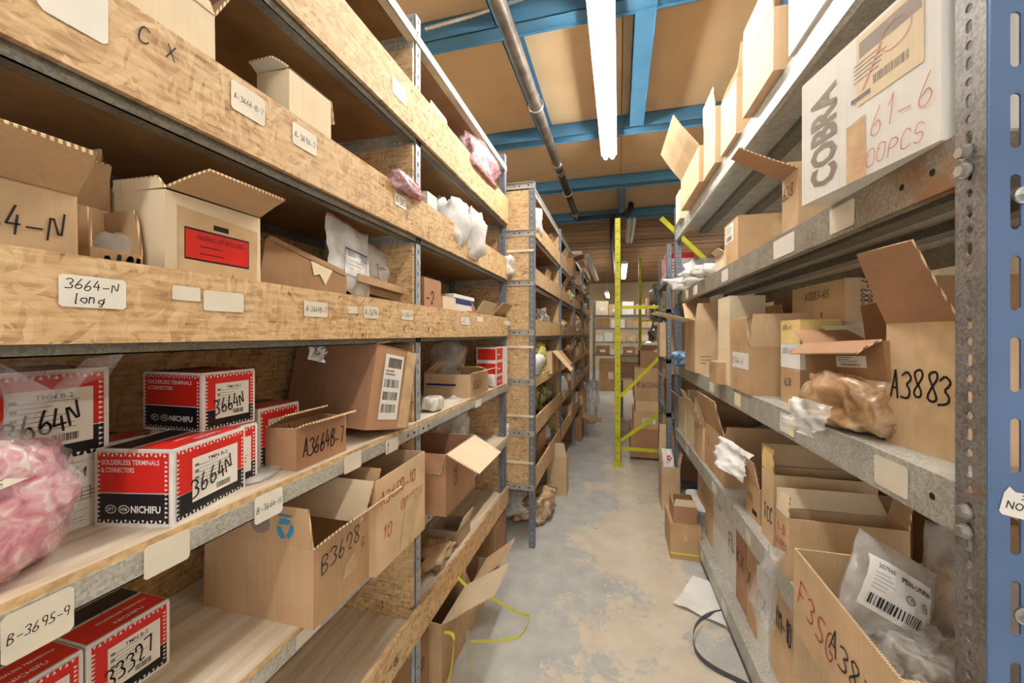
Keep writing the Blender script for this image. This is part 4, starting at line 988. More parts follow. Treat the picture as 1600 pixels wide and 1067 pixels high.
A = Vector((XU + .01, gx(706, XU + .01))); B = Vector((XU + .01, gx(760, XU + .01)))
A, B = Lcorner(697, 808, z, 742)
carton(A, B, .26, hL(712, A, z), z, 'tall open carton with a wide light flap hanging towards the aisle, beyond the post', 'kraft_red', flaps={'F': (.13, -28, 4, 'kraft_cream'), 'K': (.1, 95), 'L': (.06, -80)}, art=(('F', wr('CCC', .35, .40, .14, 'ink_black', 90)),))
bag((XU - .08, gx(708, XU - .08), z + .10), (.14, .14, .21), 'film_milky', 'clear bag of parts rising out of the carton with the hanging flap', 8, .25)
for k in range(3):
    X = XU - .09; e = one('paper_pad', ((-.08, -.05, 0), (.08, .05, .022)), 'paper', loc=(X, gx(778, X) + .01 * k, z + k * .0225)); tag(e, 'white paper pad beyond the flapped carton, ' + ('lowest of three', 'middle of three', 'topmost of three')[k], 'paper', 'white paper pads on the shelf')
# red cartons in the bottom corner
A, B = Lcorner(135, 1170, z, 265); 
X = -.834; A = Vector((X, gx(135, X))); B = Vector((X, gx(265, X))); h5 = .122
brand_box(A, B, .14, h5, z, 'terminal carton marked 33327 on the lower shelf, right of its twin', '33327')
A2 = Vector((X, gx(-60, X))); brand_box(A2, Vector((X, A.y - .004)), .14, h5, z, 'terminal carton cut by the bottom corner of the view, on the lower shelf', '3695')
# ---- lowest shelf
z = ZL[6]
A, B = Lfront(715, 735, .05)
carton(A, B, .14, .07, z, 'small open tray marked B3638 on the lowest shelf beyond the post', 'kraft_grey', flaps={'F': (.06, 70, 0, 'kraft_cream'), 'K': (.03, 80)}, art=())
bag((XU - .12, gx(680, XU - .12), z), (.16, .2, .045), 'kraft_light', 'torn scraps of brown card lying on the lowest shelf behind the post', 3, .5, name='card_scraps', cat='cardboard')
A, B = Lfront(640, 668, .10)
carton(A, B, .12, .05, z, 'low open tray beside the card scraps on the lowest shelf', 'kraft', flaps={'F': (.03, 60)})
# ---- shelf at eye level behind the third lip (ZL[3])
z = ZL[3]
X = XU - .02
A = Vector((X, gx(-190, X))); B = Vector((X, gx(124, X)))
ha = hL(306, B, z)
carton(A, B, .12, ha, z, 'carton marked 3664-N with its lid flap raised, nearest on the eye level shelf', 'kraft_light', flaps={'F': (.075, 32, 0, 'kraft'), 'L': (.05, 60)}, art=(('F', lambda a: a.hand('3664-N', a.w * .18, a.h * .62, a.h * .20, 'ink_black', pen=.0022, maxw=a.w * .76)),))
A = Vector((X - .03, gx(140, X - .03))); B = Vector((X - .03, gx(225, X - .03)))
carton(A, B, .10, hL(385, A, z) + .0, z, 'short open carton marked 3691 with a clear bag inside, beside carton 3664-N', 'kraft', flaps={'K': (.07, 92, 0, 'kraft_dark'), 'R': (.07, 88), 'L': (.06, 95)}, art=(('F', wr('3691', .25, .42, .5, pen=.09)),))
bag((X - .08, gx(165, X - .08), z + .03), (.06, .08, .12), 'film_milky', 'crumpled clear bag inside the short open carton 3691', 14, .3)
yr = gx(258, X); A = Vector((X - .11, yr - .17)); B = Vector((X - .11, yr - .004))
carton(A, B, .18, .19, z, 'tall carton with raised flaps and a white roll inside, behind carton 3691', 'kraft_light', flaps={'R': (.10, 92, 0, 'kraft'), 'K': (.09, 80), 'F': (.07, 74, 0, 'kraft')})
mb = MB(); mb.tube([(0, 0, 0), (.03, .2, .03)], .022, 'white_card', 18); mb.tube([(.03, .2, .03), (.031, .206, .031)], .017, 'kraft_cream', 14)
o = mb.build('paper_roll', smooth=False, loc=(X - .2, gx(60, X - .2) , z + .165)); tag(o, 'white cardboard tube lying across the tall carton with raised flaps', 'tube')
A = Vector((X, gx(258, X))); B = Vector((X, gx(408, X)))
A.x = B.x = X
def redtag(a):
    w, h = a.w, a.h; a.poly([(w * .12, 0), (w * .92, 0), (w * .95, h * .86), (w * .10, h * .90)], 'tape_clear'); a.rect(w * .16, h * .52, w * .84, h * .76, 'ink_black'); a.rect(w * .17, h * .535, w * .83, h * .745, 'print_red'); a.text('PACKING LIST ENCLOSED', w * .28, h * .68, w * .5, h * .035, 'ink_black'); a.lines(w * .3, h * .55, w * .72, h * .66, 2, 'ink_black', .14)
    a.hand('715', w * .50, h * .46, h * .11, 'ink_grey', rot=-88); a.rect(w * .44, h * .78, w * .60, h * .82, 'print_black')
carton(A, B, .12, hL(292, A, z), z, 'taped carton with a red packing slip and its flap raised over the aisle', 'kraft_cream', flaps={'F': (.075, 20, -6, 'kraft'), 'L': (.02, 80)}, art=(('F', redtag),))
# torn brown carton tilted
A, B = Lfront(418, 535, .05)
carton(A, B, .13, .125, z + .004, 'torn brown carton tipped over, between the red slip carton and the zip bag', 'kraft_dark', flaps={'K': (.09, 168, -5), 'F': (.015, 100)}, tilt=(-10, 14), tz=-10, fill=('kraft_light', .8), art=(('F', lambda a: a.poly([(a.w * .5, a.h * .98), (a.w * .55, a.h * .7), (a.w * .62, a.h * .78), (a.w * .70, a.h * .6), (a.w * .78, a.h * .98)], 'kraft_cream')),))
M = frame((XU - .07, gx(510, XU - .07), z + .12), (.02, 1, -.12), (-.12, 0.05, 1))
def zipart(a):
    w, h = a.w, a.h; a.rect(0, h * .955, w, h * .99, 'ink_pale'); a.rect(w * .30, h * .22, w * .80, h * .58, 'paper')
    for p in ((.30, .22, .81, .235), (.30, .57, .81, .59), (.30, .22, .31, .59), (.80, .22, .81, .59)): a.rect(w * p[0], h * p[1], w * p[2], h * p[3], 'ink_blue')
    for k in range(3): a.rect(w * .32, h * (.53 - .03 * k), w * .48, h * (.54 - .03 * k), 'ink_blue'); a.rect(w * .62, h * (.53 - .03 * k), w * .79, h * (.54 - .03 * k), 'ink_blue')
    a.text('FOR WASTE', w * .5, h * .47, w * .12, h * .04, 'ink_blue') if 0 else a.lines(w * .35, h * .28, w * .7, h * .44, 3, 'ink_grey', .1)
pouch(M, .18, .20, .03, 'film_white', 'white zip seal bag with a blue form printed on it, standing by the post', seed=2, art=zipart)
M = frame((XU - .12, gx(572, XU - .12), z + .135), (.05, 1, -.10), (-.12, 0.25, 1))
pouch(M, .15, .16, .03, 'film_white', 'second white zip bag behind the one with the form, nearer the divider', seed=5, art=zipart)
for k, (x0, x1, zz, lb) in enumerate(((560, 640, .127, 'upper flat folded carton under the zip bags'), (545, 632, .105, 'lower flat folded carton under the zip bags'))):
    A, B = Lfront(x0, x1, .05 + .03 * k); carton(A, B, .20, .022, z + zz, lb, 'kraft_light' if k else 'kraft', closed=True, tilt=(0, 3))
A, B = Lfront(548, 640, .06); carton(A, B, .2, .104, z, 'dusty flat carton at the bottom of the folded pile by the divider', 'kraft_dark', closed=True)
A, B = Lfront(663, 689, .02); A2, B2 = A, B
carton(A, B, .16, hL(432, A, z), z, 'upright brown carton marked -2 standing just beyond the post', 'kraft_red', art=(('F', wr('-2', .1, .55, .22)),))
A, B = Lfront(690, 706, .03); carton(A, B, .12, .11, z, 'open carton of small cream packs beyond the upright carton -2', 'kraft', flaps={'K': (.05, 95), 'F': (.03, 100)})
stacked(692, 712, (462,), .02, z, .05, ['row of small cream packs in front of the open carton'], 'kraft_cream')
A, B = Lfront(709, 741, .05)
carton(A, B, .10, hL(458, A, z), z, 'small white carton with blue and red bands among the opened cartons', 'white_card', art=(('F', lambda a: (a.rect(0, a.h * .75, a.w, a.h * .9, 'ink_blue'), a.rect(a.w * .6, a.h * .45, a.w * .9, a.h * .6, 'print_red'), a.rect(0, a.h * .1, a.w, a.h * .3, 'ink_blue'))), ('L', lambda a: a.rect(0, a.h * .6, a.w, a.h * .8, 'ink_blue'))))
A, B = Lfront(744, 768, .03); carton(A, B, .18, .10, z, 'open carton with pale flaps spread, second from the far end of the eye level shelf', 'kraft_light', flaps={'F': (.07, 60, 0, 'kraft_cream'), 'L': (.05, 70), 'K': (.08, 100)})
A, B = Lfront(770, 788, .03); carton(A, B, .18, .10, z, 'open carton with a broad raised flap at the far end of the eye level shelf', 'kraft', flaps={'F': (.09, 50), 'L': (.07, 40), 'K': (.06, 80)})
# ---- upper shelf (ZL[2]) behind the second lip
z = ZL[2]
A, B = Lfront(165, 338, .02); carton(A, B, .2, .30 * 0 + .205, z, 'cream carton with a worn corner high behind the second lip', 'kraft_cream', flaps={'R': (.12, 60, 0, 'kraft_red'), 'F': (.02, 85)})
A, B = Lfront(452, 518, .03); carton(A, B, .09, hL(158, B, z), z, 'open cream carton with a white lid flap under the top boards', 'kraft_cream', flaps={'F': (.07, 160, 10, 'white_card'), 'R': (.05, -60), 'L': (.03, 8, 0, 'white_card')})
def hang_bag(px0, px1, py0, py1, mat, label, seed, X=XU + .012, film_over=None):
    y0, y1 = gx(px0, X), gx(px1, X); ym = (y0 + y1) / 2; za, zb = zat(py1, X, ym), zat(py0, X, ym)
    return bag((X - .02, ym, za), (.07, y1 - y0, zb - za), mat, label, seed, .26, film_over=film_over, n=26)
hang_bag(616, 662, 281, 306, 'pink_goods', 'pink filled bag flopping over the second lip at the post', 21, film_over='film_clear')
hang_bag(738, 778, 232, 278, 'pink_goods', 'pink and white bag slung over the topmost lip', 23, film_over='film_clear')
A, B = Lfront(668, 683, .02); carton(A, B, .08, hL(298, A, z), z, 'white bag carton with blue print beside the post on the upper shelf', 'white_card', art=(('F', lambda a: a.lines(a.w * .1, a.h * .3, a.w * .9, a.h * .7, 4, 'ink_blue', .6)),), name='white_carton')
bag((XU - .05, gx(703, XU - .05), z), (.14, .17, .235), 'film_white', 'white plastic bag with puffed top on the upper shelf beyond the post', 31, .24, n=28)
bag((XU - .02, gx(733, XU - .02), z), (.12, .17, .24), 'film_white', 'knotted white plastic bag drooping beside the puffed one', 37, .28, n=28)
bag((XU - .03, gx(789, XU - .03), z), (.12, .13, .13), 'white_goods', 'white paper bag spilling over the lip at the far end of the upper shelf', 35, .3)
z = ZL[1]
A, B = Lfront(672, 700, .05); carton(A, B, .14, .20, z, 'brown taped parcel carton with frayed clear tape behind the topmost lip', 'kraft_red', flaps={'R': (.05, 70), 'F': (.03, 95, 0, 'kraft_cream')}, tape=(('F', .55, .8, 'tape_clear'),))
# ---- on the floor below the unit
A, B = Vector((XU + .02, gx(690, XU + .02))), Vector((XU + .02, gx(728, XU + .02)))
carton(A, B, .3, .24, 0, 'opened floor carton with tall flaps and yellow strapping under the low lip', 'kraft', flaps={'F': (.24, 34, 0, 'kraft_cream'), 'R': (.12, 70), 'L': (.15, 40)}, tape=None)
A, B = Vector((XU + .02, gx(736, XU + .02))), Vector((XU + .02, gx(762, XU + .02)))
carton(A, B, .3, .20, 0, 'second opened floor carton with one upright flap, farther along under the low lip', 'kraft_light', flaps={'F': (.19, 40, 0, 'kraft_light'), 'L': (.08, 70)})
A, B = Vector((XU + .0, gx(772, XU))), Vector((XU, gx(789, XU)))
carton(A, B, .3, .27, 0, 'dark brown closed carton on the floor at the far foot of the near unit', 'kraft_dark')
A, B = Vector((XU - .03, gx(640, XU - .03))), Vector((XU - .03, gx(670, XU - .03)))
carton(A, B, .3, .22, 0, 'floor carton printed TYCO behind the raised flap', 'kraft_dark', flaps={'F': (.10, 100), 'K': (.1, 80)}, art=(('F', lambda a: a.text('TYCO', a.w * .35, a.h * .5, a.w * .4, a.h * .2, 'ink_black')),))
def strap_loop(pts, label, mat='strap_yellow', wd=.012, name='packing_strap'):
    mb = MB(); P = [Vector(p) for p in pts]; q = []
    for i in range(len(P) - 1):
        p0, p1, p2, p3 = P[max(i - 1, 0)], P[i], P[i + 1], P[min(i + 2, len(P) - 1)]
        for k in range(8):
            t = k / 8; q.append(.5 * ((2 * p1) + (p2 - p0) * t + (2 * p0 - 5 * p1 + 4 * p2 - p3) * t * t + (3 * p1 - p0 - 3 * p2 + p3) * t ** 3))
    q.append(P[-1]); vs = []
    for i, p in enumerate(q):
        d = (q[min(i + 1, len(q) - 1)] - q[max(i - 1, 0)]).normalized(); s = Vector((0, 0, 1)) - d * d.z
        s = s.normalized() if s.length > .1 else Vector((1, 0, 0)); nn = d.cross(s) * .0006
        vs += [p - s * wd / 2 - nn, p + s * wd / 2 - nn, p + s * wd / 2 + nn, p - s * wd / 2 + nn]
    fs = []
    for i in range(len(q) - 1):
        for k in range(4): fs.append((i * 4 + k, i * 4 + (k + 1) % 4, i * 4 + 4 + (k + 1) % 4, i * 4 + 4 + k))
    mb.add(vs, fs, mat); o = mb.build(name, smooth=False); tag(o, label, 'strap'); return o
yq = gx(700, XU)
strap_loop([(-.66, yq + .1, .30), (-.60, yq + .14, .22), (-.52, yq + .20, .16), (-.44, yq + .30, .05), (-.40, yq + .34, .012), (-.42, yq + .22, .010), (-.50, yq + .16, .02), (-.6, yq + .1, .04)], 'yellow packing strap looping out over the floor from the opened carton')
yq = gx(690, XU)
strap_loop([(-.63, yq + .10, .245), (-.60, yq + .10, .22), (-.585, yq + .08, .12), (-.57, yq + .06, .01), (-.55, yq + .02, .008)], 'yellow strap hanging down the front of the opened floor carton')
strap_loop([(-.64, yq - .02, .20), (-.62, yq + .02, .16), (-.615, yq + .0, .08), (-.62, yq - .03, .01)], 'short yellow strap tail at the near corner of the opened floor carton')
# ================================================================ goods on the right-hand rack
def Rpts(pa, pb, z): return floorpt(pa[0], pa[1], z).xy, floorpt(pb[0], pb[1], z).xy
def rc(x_near, x_far, ytop, k, inset, d, label, mat='kraft', **kw):
    A, B = Rfront(x_near, x_far, inset); return carton(A, B, d, max(.03, hR(ytop, x_near, inset, ZR[k])), ZR[k], label, mat, side='R', **kw)
# ---- second shelf: the white carton with big grey lettering
z = ZR[1]
A, B = Rpts((1470, 219), (1253, 322), z)
def cobra(a):
    w, h = a.w, a.h
    a.text('COBRA', w * .34, h * .08, h * .74, w * .245, 'print_brown', 90, bold=.034)
    a.poly([(w * .42, h * .0), (w * .57, h * .0), (w * .56, h * .42), (w * .42, h * .40)], 'tape_clear')
    a.rect(w * .50, h * .50, w * .92, h * .97, 'kraft_cream'); a.rect(w * .52, h * .82, w * .91, h * .93, 'print_brown'); a.lines(w * .48, h * .66, w * .76, h * .80, 5, 'ink_grey', .3)
    a.bars(w * .62, h * .58, w * .84, h * .64, 'ink_grey'); a.rect(w * .46, h * .54, w * .60, h * .57, 'ink_grey'); a.ring(w * .76, h * .80, w * .10, h * .09, .002, 'ink_pale')
    z_ = a.z(); a.hand('/', w * .55, h * .60, h * .22, 'ink_pale', pen=.004); a.hand('61-6', w * .60, h * .24, h * .18, 'ink_pale', pen=.0025, maxw=w * .4); a.hand('300PCS', w * .50, h * .05, h * .11, 'ink_pale', pen=.002, maxw=w * .45)
carton(A, B, .33, .286, z, 'white carton with COBRA in big grey letters, jutting out beside the blue post', 'white_card', side='R', art=(('F', cobra),), name='white_carton')
rc(1247, 1222, 262, 1, .012, .26, 'open carton marked G38 with its flap stretched out over the aisle', 'kraft_light', flaps={'F': (.17, 26, 4, 'kraft_red'), 'L': (.06, 85), 'K': (.08, 95, 0)}, art=(('F', wr('638', .05, .62, .2)),))
rc(1153, 1132, 336, 1, .03, .3, 'closed brown carton with a torn shipping label, middle of the second shelf', 'kraft', art=(('F', multi(ship_label(.1, .55, .7, .95), wr('A', .3, .2, .1))),))
rc(1131, 1118, 393, 1, .02, .12, 'small cream carton beside the white bags on the second shelf', 'kraft_cream', flaps={'F': (.03, 40), 'K': (.04, 90)})
for i, (xn, xf, yt, lb, ins) in enumerate(((1122, 1098, 412, 'puffy white poly bag beside the small cream carton', .04), (1098, 1078, 424, 'white poly bag slumped against the puffy one', .03), (1078, 1062, 432, 'smallest white poly bag next to the far post', .03), (1110, 1088, 408, 'white bag lying behind the puffy poly bag', .2))):
    A, B = Rfront(xn, xf, ins); c = (A + B) / 2; L = (A - B).length
    bag((c.x + .08, c.y, z), (.17, L, hR(yt, (xn + xf) / 2, ins, z)), 'film_white' if i % 2 else 'white_goods', lb, 50 + i, .28, 97)
# ---- top shelf: tall cream cartons in a row
z = ZR[0]
tops = ((1330, 1232, -60, 'white_card', 'white card carton nearest the camera on the top shelf', {'F': (.1, 60), 'K': (.2, 95)}, -.01), (1208, 1160, 10, 'kraft_light', 'tall cream carton with taped seam, second along the top shelf', {'F': (.12, 88, 6), 'L': (.1, 95)}, -.03),
        (1150, 1126, 118, 'kraft_light', 'tall carton with a ragged torn flap, third along the top shelf', {'F': (.07, 100, 20, 'tape_brown'), 'R': (.12, 80), 'K': (.14, 95)}, -.02), (1117, 1099, 165, 'kraft_light', 'tall pale carton, fourth along the top shelf', {'F': (.10, 85), 'L': (.08, 90)}, -.03),
        (1092, 1064, 226, 'kraft', 'tall carton with one flap standing out, fifth along the top shelf', {'F': (.22, 52, 8, 'kraft_light'), 'K': (.12, 90)}, -.05))
for xn, xf, yt, mt, lb, fl, ins in tops:
    A, B = Rfront(xn, xf, ins); carton(A, B, .36, hR(yt, xn, ins, z) if yt > 0 else .42, z, lb, mt, side='R', flaps=fl, art=(('F', multi(wr('A', .3, .3, .05, 'ink_black', 90), wr('V', .6, .62, .05))),), tape=(('R', .42, .58, 'tape_clear'),))
A, B = Rfront(1062, 1056, -.03); carton(A, B, .3, .20, z, 'short cream carton at the far end of the top shelf', 'kraft_cream', side='R')
# ---- third shelf
z = ZR[2]
A, B = Rpts((1500, 726), (1383, 688), z)
carton(A, B, .34, .250, z, 'kraft carton marked A3883 with its lid flap standing up behind the blue post', 'kraft_light', side='R', flaps={'F': (.16, 64, 6, 'kraft_red'), 'L': (.10, 96, 0, 'kraft_dark')},
       art=(('F', wr('A3883', .10, .40, .22, pen=.08)),), tape=(('F', .44, 1.0, 'tape_clear'),))
# crumpled parcels
A, B = Rfront(1383, 1258, .02); c = A * .45 + B * .55; L = (A - B).length
o = bag((c.x + .06, c.y, z), (.17, L * .86, .13), 'brown_wrap', 'crumpled brown parcel wrapped in clear film on the third shelf edge', 61, .22, math.degrees(RA), n=40, name='wrapped_parcel', cat='parcel')
carton(*Rfront(1378, 1264, .045), .16, .085, z + .112, 'torn brown open carton lying on the film wrapped parcel', 'kraft_dark', side='R', flaps={'F': (.05, -24, -20, 'kraft_red'), 'L': (.09, 30, -10, 'kraft_red'), 'K': (.1, 95, 0, 'kraft_dark')}, tilt=(4, -3), tz=3)
P = floorpt(1205, 670, z); 
M = frame((P.x + .02, P.y + .0, z + .01), (.15, -1, .0), (.35, .1, .9)); pouch(M, .14, .075, .01, 'film_milky', 'limp clear film tail trailing from the wrapped parcel over the shelf edge', seed=8, crumple=.012)
# carton A3883-GS on its pile
def stackR(xn, xf, ins, d, items, k):
    zz = ZR[k]
    for yt, lb, mt, art in items:
        A, B = Rfront(xn, xf, ins); hh = hR(yt, xn, ins, zz); carton(A, B, d, hh, zz, lb, mt, side='R', art=art, name='small_carton'); zz += hh
    return zz
def lined(a): a.lines(a.w * .1, a.h * .2, a.w * .9, a.h * .85, 5, 'ink_grey', .12)
stackR(1250, 1220, .06, .11, ((578, 'small kraft carton at the bottom of the pile left of the torn brown carton', 'kraft', (('F', wr('A38', .2, .5, .2)),)), (537, 'small white carton marked 5001 in the middle of the pile', 'white_card', (('F', wr('5002-61', .1, .6, .2)),)), (499, 'small yellow carton marked 5001-61 on top of the pile', 'manila', (('F', wr('5001-61', .1, .6, .2)),))), 2)
stackR(1290, 1254, .12, .12, ((541, 'low kraft carton under the ruled cream card carton', 'kraft', ()), (509, 'cream carton with ruled lines under carton A3883-GS', 'cream_card', (('F', lined),))), 2)
zt_ = stackR(1372, 1292, .21, .2, ((545, 'wide kraft carton hidden behind the torn brown carton', 'kraft', ()), (500, 'white and kraft carton with a clean lid beneath carton A3883-GS', 'white_card', ())), 2)
A, B = Rfront(1320, 1238, .20); hh = hR(434, 1320, .20, zt_)
carton(A, B, .14, max(hh, .10), zt_, 'long kraft carton marked A3883-GS on top of the small carton pile', 'kraft_light', side='R', art=(('F', multi(wr('A3883-6S', .30, .62, .20), lambda a: a.ring(a.w * .62, a.h * .2, .008, .010, .008, 'kraft_dark'))), ('R', wr('A3883-6S', .5, .2, .2, rot=90))))
rc(1171, 1142, 541, 2, -.005, .28, 'open carton with a white tag marked B2464-A, third shelf middle', 'kraft', flaps={'F': (.11, 84, 8, 'kraft'), 'R': (.12, 92, 0, 'kraft_light'), 'K': (.12, 96, 0)}, art=(('F', multi(lambda a: a.rect(a.w * .1, a.h * .5, a.w * .98, a.h * .85, 'sticker'), wr('B2464-A', .12, .6, .14), wr('A', .3, .2, .1))),), fill=('grey_goods', .7))
rc(1222, 1174, 492, 2, .285, .12, 'wide open carton full of parts behind carton B2464-A', 'kraft_red', flaps={'F': (.05, 90), 'K': (.1, 95)}, fill=('grey_goods', 1.1))
stackR(1140, 1122, .0, .14, ((546, 'cream carton at the bottom beside carton B2464-A', 'kraft_cream', ()), (497, 'cream carton in the middle of the tall stack beside carton B2464-A', 'kraft_cream', ()), (462, 'cream carton topping the tall stack beside carton B2464-A', 'kraft_cream', ())), 2)
A, B = Rfront(1119, 1108, -.04); carton(A, B, .07, .10, z, 'small kraft carton with black writing standing before the cream stack', 'kraft', side='R', art=(('F', wr('A51', .1, .5, .3)),))
rc(1086, 1070, 500, 2, -.02, .22, 'carton with flaps flung wide towards the aisle near the far post', 'kraft_light', flaps={'F': (.22, 12, 4, 'kraft_cream'), 'L': (.2, 40, 0, 'kraft'), 'R': (.1, 100, 0, 'kraft_light'), 'K': (.1, 60)}, art=())
A, B = Rfront(1066, 1058, -.02); c = (A + B) / 2
bag((c.x + .03, c.y, z), (.16, .24, .10), 'blue_goods', 'crumpled light blue plastic on the third shelf by the far post', 71, .3)
# ---- fourth shelf
z = ZR[3]
A, B = Rpts((1500, 1200), (1240, 985), z); B = Vector((.42, gx(1240, .42))); A = Vector((.415, B.y - .40))
carton(A, B, .36, .197, z, 'large open kraft carton marked A387 holding the clear maker bag', 'kraft_light', side='R', flaps={'K': (.12, 95)},
       art=(('F', multi(wr('F35G', .07, .40, .30, 'ink_red', -8, .06), wr('A387', .45, .42, .26, 'ink_black', -6, .08))),), t=.005)
rgt, up, fw = Vector((C_, S_, 0)), Vector((0, 0, 1)), Vector((-S_, C_, 0))
def campt(px, py, D): return Vector((0, 0, H)) + fw * D + rgt * ((px - 800) / F * D) + up * ((522 - py) / F * D)
an = R(-31); ex = (rgt * math.cos(an) + up * math.sin(an)); ey = (up * math.cos(an) - rgt * math.sin(an) + fw * .25)
M = frame(campt(1300, 968, .83), ex, ey)
def penn(a):
    w, h = a.w, a.h; x0, y0, x1, y1 = w * .10, h * .28, w * .84, h * .80; W, Q = x1 - x0, y1 - y0
    a.rect(x0, y0, x1, y1, 'paper'); a.text('207960', x0 + W * .10, y0 + Q * .82, W * .22, Q * .09, 'ink_grey'); a.text('PENN-UNION', x0 + W * .44, y0 + Q * .78, W * .52, Q * .10, 'ink_black')
    for cx in (.60, .84): a.ring(x0 + W * cx, y0 + Q * .54, .0085, .0085, .0014, 'ink_black')
    a.text('UL', x0 + W * .58, y0 + Q * .51, W * .05, Q * .07, 'ink_black'); a.text('SA', x0 + W * .82, y0 + Q * .51, W * .05, Q * .07, 'ink_black')
    a.lines(x0 + W * .06, y0 + Q * .38, x0 + W * .4, y0 + Q * .76, 5, 'ink_grey', .12); a.bars(x0 + W * .08, y0 + Q * .10, x0 + W * .80, y0 + Q * .30)
pouch(M, .20, .20, .07, 'film_milky', 'clear polythene parts bag with a white PENN-UNION barcode label', art=penn, seed=12, crumple=.004, nx=22, ny=20, name='parts_bag')
P = campt(1530, 1010, .84); bag((P.x, P.y - .0, z + .01), (.15, .16, .28), 'film_milky', 'crumpled clear bag stuffed in the corner of carton A387 by the post', 81, .3, n=28, film_over=None)
P = campt(1400, 1040, .80); bag((P.x + .05, P.y, z + .005), (.19, .2, .12), 'grey_goods', 'bag of grey metal parts lying under the labelled parts bag', 83, .2, n=26, film_over='film_clear')
rc(1243, 1236, 778, 3, .10, .42, 'wide kraft carton marked PO 1058 behind carton A387', 'kraft_dark', flaps={'R': (.03, 90, 0, 'kraft_red'), 'K': (.1, 90)}, art=(('R', wr('PO 1058', .28, .62, .13, pen=.11)),))
A, B = Rfront(1500, 1248, .12); carton(A, B, .30, .25, z, 'tall kraft carton wall marked PO 1058 between carton A387 and the back row', 'kraft_dark', side='R', flaps={'L': (.03, 92, 0, 'kraft_light')}, tz=0) if 0 else None
rc(1232, 1212, 812, 3, .0, .30, 'open carton with red writing and yellow tape, next before carton A387', 'kraft_light', flaps={'F': (.06, 96, 10, 'kraft_cream'), 'L': (.06, 60, 0, 'kraft_cream'), 'K': (.1, 80)}, art=(('F', multi(wr('1-D', .15, .66, .16, 'ink_red', 0), wr('A/PCS', .08, .4, .14, 'ink_red', 0))),))
rc(1209, 1190, 742, 3, .03, .30, 'open carton with a tall ragged yellowed flap on the fourth shelf', 'kraft_light', flaps={'F': (.08, 88, 10, 'manila'), 'L': (.08, 55), 'K': (.10, 88)}, art=(('F', wr('TCC', .2, .3, .2)),), fill=('kraft_light', .9))
rc(1186, 1166, 768, 3, .04, .24, 'low carton with a printed square mark on the fourth shelf', 'kraft', flaps={'F': (.10, 80, 4, 'kraft'), 'R': (.06, 40)}, art=(('F', multi(wr('H16', .15, .5, .22), lambda a: a.rect(a.w * .5, a.h * .15, a.w * .85, a.h * .3, 'ink_black'))),))
A, B = Rfront(1180, 1142, .05); c = (A + B) / 2
M = frame((A.x - .03, A.y + .03, z + .12), (-.25, 1, .05), (.3, .15, 1)); pouch(M, .26, .12, .015, 'paper', 'crumpled white tissue paper bag poking up on the fourth shelf', seed=15, crumple=.02)
rc(1132, 1100, 684, 3, .02, .39, 'big open carton with raised flaps and cloudy bags inside, fourth shelf', 'kraft', flaps={'F': (.17, 74, 6, 'kraft'), 'R': (.05, 92), 'K': (.2, 95, 0, 'kraft_dark')}, art=(('F', multi(wr('ACE', .3, .5, .12, rot=90), wr('B', .7, .3, .1))),), fill=('white_goods', 1.05))
rc(1098, 1084, 668, 3, .01, .30, 'open carton with tall crossed flaps beyond the big one on the fourth shelf', 'kraft_light', flaps={'F': (.16, 66, 6, 'kraft_light'), 'R': (.14, 76, 0, 'kraft'), 'L': (.14, 70)}, art=(('F', wr('C7', .3, .4, .12)),))
rc(1082, 1072, 640, 3, .02, .25, 'cream carton with flaps up, sixth along the fourth shelf', 'kraft_cream', flaps={'F': (.12, 70), 'L': (.1, 80)})
rc(1070, 1060, 628, 3, .02, .25, 'far cream carton next to the end post on the fourth shelf', 'kraft_cream', flaps={'F': (.08, 40), 'K': (.1, 90)})
A, B = Rfront(1206, 1196, -.05)
M = frame((A.x - .01, A.y, z - .16), (-.1, 1, 0), (.05, 0.1, 1)); pouch(M, .10, .24, .03, 'film_clear', 'clear plastic strip bag hanging down over the fourth shelf edge', seed=17, crumple=.015, curl=.03)
# ---- bottom shelf
z = ZR[4]
def lowrow():
    rows = ((1240, 1203, 930, 'kraft_light', 'carton marked LYM-10 at the near end of the bottom shelf', 'LYM-10', 'ink_black', {'F': (.04, 110, 10), 'L': (.08, 60, 0), 'K': (.1, 92)}, .055),
            (1200, 1182, 905, 'white_card', 'white printed carton with a red strip, second on the bottom shelf', '0X', 'ink_black', None, .055),
            (1181, 1166, 868, 'kraft', 'tall narrow kraft carton, third on the bottom shelf', 'X', 'ink_black', {'F': (.04, 95), 'R': (.05, 90)}, .05),
            (1165, 1150, 838, 'kraft_red', 'kraft carton with black crosses, fourth on the bottom shelf', 'KX', 'ink_black', None, .055),
            (1149, 1138, 808, 'white_card', 'white faced carton marked FL, fifth on the bottom shelf', 'FL', 'ink_black', None, .055))
    for xn, xf, yt, mt, lb, t, ik, fl, ins in rows:
        rc(xn, xf, yt, 4, ins, .26, lb, mt, flaps=fl, art=(('F', wr(t, .12, .5, .2, ik, rot=0)),), closed=None if fl else True)
lowrow()
stackR(1137, 1115, .055, .16, ((848, 'lowest small white carton in the pile of four on the bottom shelf', 'white_card', ()), (823, 'second lowest small white carton in the pile of four', 'white_card', ()), (798, 'third small white carton from below in the pile of four', 'white_card', ()), (775, 'topmost small white carton in the pile of four', 'white_card', ())), 4)
rc(1113, 1090, 735, 4, .055, .22, 'tall kraft carton marked 38655 on the bottom shelf', 'kraft_light', art=(('F', multi(wr('38655', .2, .72, .12, pen=.16), wr('A11', .3, .5, .06))),), flaps={'F': (.02, 100), 'K': (.05, 90)})
